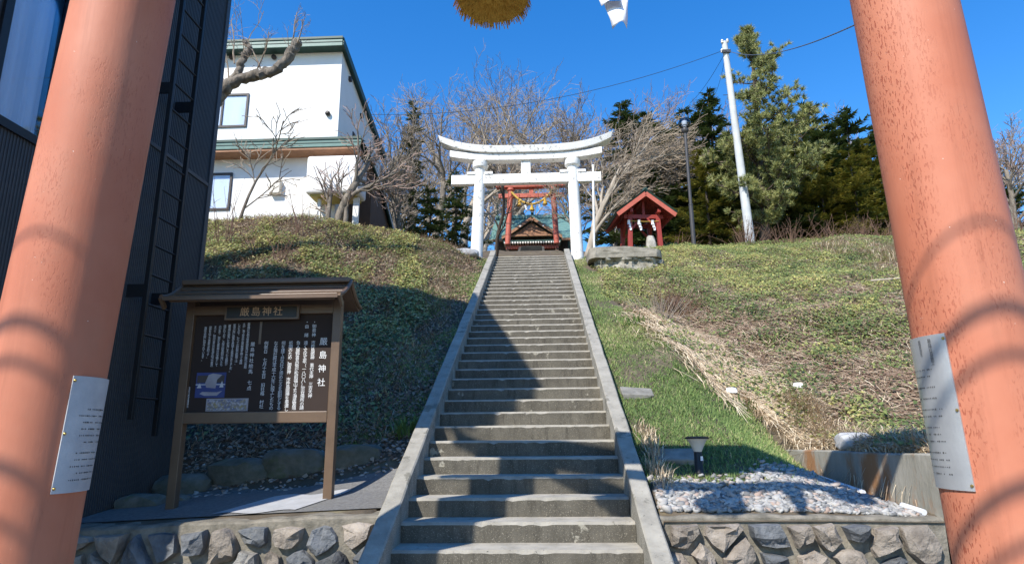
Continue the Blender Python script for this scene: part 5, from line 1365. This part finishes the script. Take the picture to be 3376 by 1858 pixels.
# ---- conifers
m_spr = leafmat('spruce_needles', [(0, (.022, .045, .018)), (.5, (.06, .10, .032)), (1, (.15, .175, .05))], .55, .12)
m_yew = leafmat('yew_needles', [(0, (.07, .09, .018)), (.5, (.18, .19, .035)), (1, (.34, .28, .055))], .55, .15)
m_pin = leafmat('pine_needles', [(0, (.10, .125, .045)), (.5, (.28, .30, .10)), (1, (.50, .48, .20))], .5, .15)
def spruce(name, base, H, Rb, seed, label, mt, dens=1.0, grp=None, z0=.06, droop=.25, spray=.26):
    r_ = np.random.RandomState(seed); root = empty(name, base, 0, label, 'tree', grp)
    MB().tube([(0, 0, -.2), (.03, 0, H*.5), (0, 0, H*.98)], [H*.018, H*.011, .01], 8).build('trunk', m_barkd, root, smooth='all', fix=False)
    bb_ = MB(); Vs = []; T = []
    nw = int(H*3.4)
    for w in range(nw):
        t_ = z0+(1-z0)*(w+r_.rand()*.6)/nw; z = H*t_
        L0 = Rb*(1-t_)**.8*(1+.25*r_.randn())+.12
        for bnum in range(int(5+2*r_.rand())):
            a = r_.rand()*2*pi; L = max(.15, L0*r_.uniform(.55, 1.15))
            d = np.array([cos(a), sin(a)])
            m_ = max(8, int(L*75*dens)); s_ = r_.rand(m_)**.7
            dz = -droop*L*(s_**1.3)+.22*L*s_**3 + (t_-.6)*.5*L*s_
            P_ = np.stack([d[0]*L*s_, d[1]*L*s_, z+dz], 1) + r_.randn(m_, 3)*np.array([.05, .05, .035])
            sa = a+r_.choice([-1, 1], m_)*r_.uniform(.15, 1.15, m_)
            ln = spray*r_.uniform(.55, 1.25, m_)*(1-.3*s_)
            dirv = np.stack([np.cos(sa), np.sin(sa), r_.uniform(-.45, .5, m_)], 1)*ln[:, None]
            pv_ = np.stack([-np.sin(sa), np.cos(sa), r_.uniform(-.7, .7, m_)], 1)*(ln*.17)[:, None]
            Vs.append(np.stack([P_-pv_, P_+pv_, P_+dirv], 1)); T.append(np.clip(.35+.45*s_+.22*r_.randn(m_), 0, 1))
            if bnum % 2 == 0: bb_.tube([(0, 0, z), (d[0]*L*.8, d[1]*L*.8, z-droop*L*.5+(t_-.6)*.4*L)], [.022*H/8, .008], 4, False)
    bb_.build('branches', m_barkd, root, fix=False)['kind'] = 'stuff'
    V = np.concatenate(Vs).reshape(-1, 3); Fc = np.arange(len(V)).reshape(-1, 3)
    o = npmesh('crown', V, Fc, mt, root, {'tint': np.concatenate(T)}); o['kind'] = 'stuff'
    return root
GS = 'conifers on the hilltop'
cs = [ # px, top y, Y, radius, mat, label
 (1030, 255, 34, 1.5, m_spr, 'narrow spruce half hidden among the bare trees near the house'),
 (1145, 430, 30, 2.0, m_spr, 'dark low spruce behind the white torii on the house side'),
 (1080, 470, 28, 1.3, m_spr, 'small spruce in front of the bare trees near the house'),
 (1585, 250, 30, 3.0, m_spr, 'tall dark spruce behind the white torii on the pavilion side'),
 (1640, 285, 31, 3.8, m_spr, 'dark spruce behind the wind swept tree'),
 (1665, 310, 30, 4.2, m_spr, 'dark spruce behind the red pavilion'),
 (1745, 275, 29, 3.8, m_spr, 'dark spruce directly behind the lamp post'),
 (1812, 225, 28.5, 3.4, m_spr, 'tall dark spruce behind the leaning pole'),
 (1990, 290, 29, 3.8, m_spr, 'dark spruce behind the pine'),
 (2060, 255, 30, 3.8, m_spr, 'dark spruce with a sharp tip next to the pine'),
 (2170, 270, 28.5, 4.0, m_spr, 'dark broad spruce near the far post of the great torii'),
 (2110, 310, 27.5, 3.2, m_spr, 'dark spruce between the pine and the yew'),
 (1785, 372, 24.5, 2.1, m_yew, 'young olive green fir beside the lamp post'),
 (2165, 375, 25, 2.4, m_yew, 'yellow green fir near the far post of the great torii'),
 (2080, 395, 25.5, 1.9, m_yew, 'olive green fir leaning into the pine'),
 (1700, 345, 28.5, 3.2, m_spr, 'broad low spruce between the pavilion and the lamp post'),
 (1855, 330, 27, 3.0, m_spr, 'dense spruce just behind the leaning pole'),
 (1925, 360, 27.5, 3.2, m_spr, 'dense low spruce right behind the pine trunk'),
 (2025, 345, 27, 3.0, m_yew, 'dense olive fir filling the gap behind the pine'),
 (2215, 350, 26.5, 3.0, m_yew, 'dense olive fir against the far torii post'),
 (1640, 420, 26.5, 2.2, m_spr, 'low dark spruce behind the pavilion roof'),
 (2545, 430, 29, 1.6, m_spr, 'small dark spruce among the bare trees at the far end of the bank'),
 (2250, 310, 29, 3.6, m_spr, 'dark spruce hidden behind the far torii post'),
]
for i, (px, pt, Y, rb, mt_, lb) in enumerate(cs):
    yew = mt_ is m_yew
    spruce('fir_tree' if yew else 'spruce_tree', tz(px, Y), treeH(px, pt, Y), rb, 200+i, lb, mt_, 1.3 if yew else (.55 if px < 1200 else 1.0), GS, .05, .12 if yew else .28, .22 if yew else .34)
# ---- the pine: whorls of limbs with upright needle tufts
def pine(base, H, seed, label):
    r_ = np.random.RandomState(seed); rnd = random.Random(seed); root = empty('pine_tree', base, 0, label, 'tree')
    tp = [(0, 0, -.2), (.25, 0, H*.2), (.15, 0, H*.45), (.35, 0, H*.7), (.30, 0, H*.985)]
    MB().tube(tp, [.20, .17, .13, .09, .02], 10).build('trunk', m_barkd, root, smooth='all', fix=False)
    def tx(z): return float(np.interp(z, [p[2] for p in tp], [p[0] for p in tp]))
    br = MB(); C = []; D_ = []
    z = H*.10
    while z < H*.98:
        t_ = z/H
        L0 = np.interp(t_, [.08, .2, .35, .5, .62, .75, .88, 1], [1.2, 2.0, 2.4, 2.1, 1.35, 1.15, .75, .3])
        for k in range(rnd.choice([2, 3, 3]) if t_ > .5 else rnd.choice([3, 4, 5])):
            a = rnd.uniform(0, 2*pi); L = L0*rnd.uniform(.45, 1.2); n = 7
            pts = [Vector((tx(z), 0, z))]; d = Vector((cos(a), sin(a), .12+.4*(t_-.4)))
            for i in range(n):
                d = (d+Vector((rnd.gauss(0, .12), rnd.gauss(0, .12), .09))).normalized(); pts.append(pts[-1]+d*L/n)
            br.tube(pts, [.045*(1-t_*.5)*(1-i/(n+2)) for i in range(n+1)], 5, False)
            for i in range(2, n+1):
                for q in range((3 if t_ > .5 else 4) if i > 3 else (1 if t_ > .5 else 2)):
                    a2 = rnd.uniform(0, 2*pi); l2 = rnd.uniform(.08, .42)*min(1, L)
                    e = pts[i]+Vector((cos(a2)*l2, sin(a2)*l2, rnd.uniform(-.02, .28)*min(1, L)))
                    br.tube([pts[i], e], [.012, .006], 3, False)
                    for u in range(2):
                        C.append(tuple(e+Vector((rnd.gauss(0, .05), rnd.gauss(0, .05), rnd.gauss(0, .05))))); D_.append((cos(a2)*.5+cos(a)*.3, sin(a2)*.5+sin(a)*.3, 1.0))
        z += H*(.052 if t_ > .45 else .034)
    for i in range(14): C.append((tx(H)+rnd.gauss(0, .06), rnd.gauss(0, .06), H*(.97+.04*rnd.random()))); D_.append((0, 0, 1))
    br.build('branches', m_barkd, root, fix=False)['kind'] = 'stuff'
    C = np.array(C); D_ = np.array(D_); D_ /= np.linalg.norm(D_, axis=1)[:, None]; m_ = 30; n = len(C)
    dv = D_[:, None]*.75+r_.randn(n, m_, 3)*.55; dv /= np.linalg.norm(dv, axis=2)[..., None]
    ln = r_.uniform(.13, .24, (n, m_, 1))
    sd_ = np.cross(dv, r_.randn(n, m_, 3)); sd_ /= np.linalg.norm(sd_, axis=2)[..., None]
    B = C[:, None]-D_[:, None]*.05+0*dv
    V = np.stack([B-sd_*.015, B+sd_*.015, B+dv*ln], 2).reshape(-1, 3)
    o = npmesh('crown', V, np.arange(len(V)).reshape(-1, 3), m_pin, root, {'tint': np.clip(np.repeat(r_.rand(n), m_)*.6+.2+.2*r_.randn(n*m_), 0, 1)}); o['kind'] = 'stuff'
    return root
pine(tz(1918, 23), treeH(1940, 72, 23), 5, 'tall young pine with upright tufts beside the leaning utility pole')

# ---- bare shrubs and canes
def cane_shrub(name, x, y, n, H, spread, seed, label, mt=None, lean=(0, 0), r_=.007, grp=None, sub=2):
    rnd = random.Random(seed); root = empty(name, (x, y, gz(x, y)), 0, label, 'shrub', grp); b = MB()
    for i in range(n):
        a = rnd.uniform(0, 2*pi); k = rnd.random(); h_ = H*rnd.uniform(.5, 1.1)
        p = Vector((cos(a)*spread*.35*k, sin(a)*spread*.35*k, -.05)); d = Vector((cos(a)*spread*k*.8+lean[0], sin(a)*spread*k*.8+lean[1], H)).normalized()
        pts = [p]; 
        for s_ in range(5):
            d = (d+Vector((rnd.gauss(0, .13), rnd.gauss(0, .13), rnd.gauss(0, .06)))).normalized(); pts.append(pts[-1]+d*h_/5)
        b.tube(pts, [r_*(1-.14*j) for j in range(6)], 4, False)
        for q in range(sub):
            j = rnd.randrange(2, 5); e = pts[j]+Vector((rnd.gauss(0, .15), rnd.gauss(0, .15), rnd.uniform(.05, .2)))*H*.6
            b.tube([pts[j], (pts[j]+e)/2+Vector((0, 0, .02)), e], [r_*.6, r_*.5, r_*.3], 3, False)
    o = b.build('stems', mt or m_cane, root, fix=False); o['kind'] = 'stuff'; return root
cane_shrub('bare_shrub', 2.75, 13.2, 150, .75, 1.2, 1, 'dense brown leafless shrub on the bank beside the lawn strip', m_cane)
cane_shrub('bare_shrub', 2.35, 12.3, 50, .7, 1.0, 2, 'pale thin leafless shrub just below the dense brown one', mat('pale_cane', (.36, .29, .22), None, 4, .85, 0))
for i, (px, Y, lb) in enumerate(((1990, 20.6, 'tangle of brown canes under the pine'), (2090, 20.8, 'arching brown canes at the crest under the olive fir'), (2180, 20.4, 'brown canes at the crest near the far torii post'), (1880, 21.5, 'thin brown canes behind the utility pole foot'), (2240, 19.5, 'brown canes behind the pale grass patch'), (1700, 22, 'thin brown canes between pavilion and lamp post'), (2560, 17, 'brown canes beyond the far torii post'))):
    p = atY(px, 600, Y); cane_shrub('bare_shrub', p.x, Y, 55, 1.05 if i != 5 else .7, 2.0, 20+i, lb, None, (.1, 0), .009, 'cane shrubs along the crest')
# shrubs on the house bank
sh = dict(levels=4, n=[5, 5, 4], seg=[5, 5, 4, 3], t0=[.2, .2, .2], wob=[.12, .16, .2, .2], up=[.2, .25, .2, .1], len=[.8, .55, .5, .5], ang=[(.35, .8), (.4, .8), (.4, .9)], tap=[.5, .4, .4, .4])
p = atY(600, 560, 17.3)
bare_tree('bare_shrub', (p.x, 17.3, gz(p.x, 17.3)), atY(600, 310, 17.3).z-7.4, 31, 'slim leafless shrub growing before the lower house window', sh, .05, (m_bark, m_twig), None, (.1, 0, 1), 'shrub')
p = atY(850, 560, 17.8)
sh2 = dict(sh); sh2.update(n=[7, 7, 6], drift=(-.05, 0), wob=[.2, .2, .2, .2], t0=[.3, .2, .1])
bare_tree('bare_shrub', (p.x, 17.8, gz(p.x, 17.8)), atY(850, 290, 17.8).z-7.3, 32, 'gnarled leafless shrub with reddish twigs before the house bay', sh2, .15, (m_bark, m_twr), None, (-.05, 0, 1), 'shrub', [((-.25, -.1, 0), (-.3, 0, 1), 1.6, .09), ((.25, -.1, 0), (.35, .1, 1), 1.5, .08)])
for i, (px, Y, H, lb) in enumerate(((745, 16.2, 1.7, 'thin upright red brown canes halfway up the house bank'), (650, 15.0, 1.0, 'short dark canes low on the house bank by the black building'), (560, 15.5, 1.8, 'tall dark saplings beside the black building corner'), (700, 14.6, .9, 'short dark canes on the house bank above the notice board roof'))):
    p = atY(px, 650, Y); cane_shrub('bare_shrub', p.x, Y, 9, H, .7, 60+i, lb, None, (0, 0), .012, 'canes on the house bank', 1)
# lopped old tree whose big sawn limbs cross the house front
lt = empty('lopped_tree', (-8.2, 13.4, gz(-8.2, 13.4)), 0, 'old grey tree with sawn off limbs between the black building and the house', 'tree')
tz0 = gz(-8.2, 13.4)
def L3(px, py, Y=13.2):
    p = atY(px, py, Y); return Vector((p.x+8.2, Y-13.4, p.z-tz0))
def knotty(pts, rad, seed, n=14, sub=7):
    """a limb with lumps and a wandering axis"""
    rnd_ = random.Random(seed); P_, R_ = [], []
    for i in range(len(pts)-1):
        for k_ in range(sub):
            t_ = k_/sub; P_.append(pts[i].lerp(pts[i+1], t_)+Vector((rnd_.gauss(0, .012), rnd_.gauss(0, .012), rnd_.gauss(0, .012)))); R_.append((rad[i]+(rad[i+1]-rad[i])*t_)*(1+rnd_.gauss(0, .07)+(.22 if rnd_.random() < .12 else 0)))
    P_.append(pts[-1]); R_.append(rad[-1])
    b_ = MB().tube(P_, R_, n)
    b_.v = [(v[0]+rnd_.gauss(0, .006), v[1]+rnd_.gauss(0, .006), v[2]+rnd_.gauss(0, .006)) for v in b_.v]
    return b_
MB().tube([(0, 0, -.3), (.05, 0, 1.6), (.1, -.05, 2.8), L3(485, 310), L3(545, 248)], [.30, .26, .23, .20, .18], 12).build('trunk', m_bark, lt, smooth='all', fix=False)
knotty([L3(540, 255), L3(575, 212), L3(640, 190), L3(690, 180), L3(722, 150), L3(748, 108)], [.15, .14, .125, .11, .115, .12], 3).build('limb', m_bark, lt, smooth=True, fix=True)
knotty([L3(580, 208), L3(598, 185), L3(612, 150), L3(628, 122), L3(612, 100)], [.10, .085, .075, .07, .03], 5).build('limb', m_bark, lt, smooth=True, fix=True)
MB().tube([L3(748, 108)+Vector((0, 0, -.015)), L3(750, 104)], [.118, .10], 12).build('sawn_face', m_barkp, lt, smooth=True)
rnd = random.Random(77); tw = []
PT = dict(levels=4, seg=[5, 4, 3, 3], tap=[.4, .4, .4, .4], wob=[.16, .18, .2, .2], up=[.5, .3, .2, .1], drift=(0, 0), n=[4, 3, 3], t0=[.25, .2, .2], ang=[(.4, .9)]*3, len=[.5, .5, .5], rr=[.6, .6, .6])
for (px, py, dx, L_) in ((575, 212, -.2, 2.3), (600, 180, .1, 2.0), (590, 160, -.4, 1.6), (640, 190, .5, 1.1), (700, 170, .3, 1.2), (735, 120, .2, .9), (735, 130, .9, .8), (560, 230, .6, 1.2), (660, 186, -.3, 1.0), (565, 215, -.6, 2.2)):
    grow(tw, L3(px, py), Vector((dx, rnd.uniform(-.3, .3), 1)).normalized(), L_, .022, 0, rnd, PT)
b = MB()
for pts, rad, lev in tw: b.tube(pts, rad, 4 if lev < 2 else 3, False)
o = b.build('twigs', m_twig, lt, fix=False); o['kind'] = 'stuff'
# small clumps: broad leaved tufts on the lawn and bank
def clump(x, y, n, L_, label, mt, tint, name='leafy_clump', lean=(.2, 1.1)):
    xx = x+.10*rs.randn(n); yy = y+.10*rs.randn(n)
    z0 = gz(x, y)
    o = blades(xx-x, yy-y, rs.uniform(.6, 1.1, n)*L_, np.full(n, L_*.10), rs.uniform(*lean, n), rs.rand(n)*2*pi, np.clip(tint+.12*rs.randn(n), 0, 1), name, mt, ground(xx, yy)-z0-.01, .2)
    o.location = (x, y, z0); tag(o, label, 'plant')
clump(1.75, 11.6, 60, .28, 'spiky green grass clump on the lawn strip halfway up', m_lawn, .35)
clump(5.0, 19.6, 40, .35, 'blue green spiky clump in front of the red pavilion and lamp', m_lawn, .1)
clump(-1.62, 8.1, 50, .32, 'green grass clump against the stringer behind the notice board', m_lawn, .3)
clump(2.9, 9.2, 45, .22, 'ragged green tuft where the lawn strip meets the concrete wall', m_lawn, .25)
# litter on the bank
for (x, y, s_, lb) in ((2.75, 9.4, .09, 'crumpled white scrap of litter at the edge of the dry grass'), (3.7, 9.4, .08, 'white round scrap of litter on the lower bank')):
    rock('litter', (x, y, gz(x, y)+.1), (s_, s_*.7, s_*.6), 90, m_paper, lb, 'litter')
p0 = (6.9, 13.2); p1 = (8.0, 12.6)
o = MB().tube([(p0[0], p0[1], gz(*p0)+.12), (p1[0], p1[1], gz(*p1)+.12)], .022, 8).build('fallen_stick', m_barkp, smooth=True); tag(o, 'pale bare stick lying across the wide bank', 'stick')
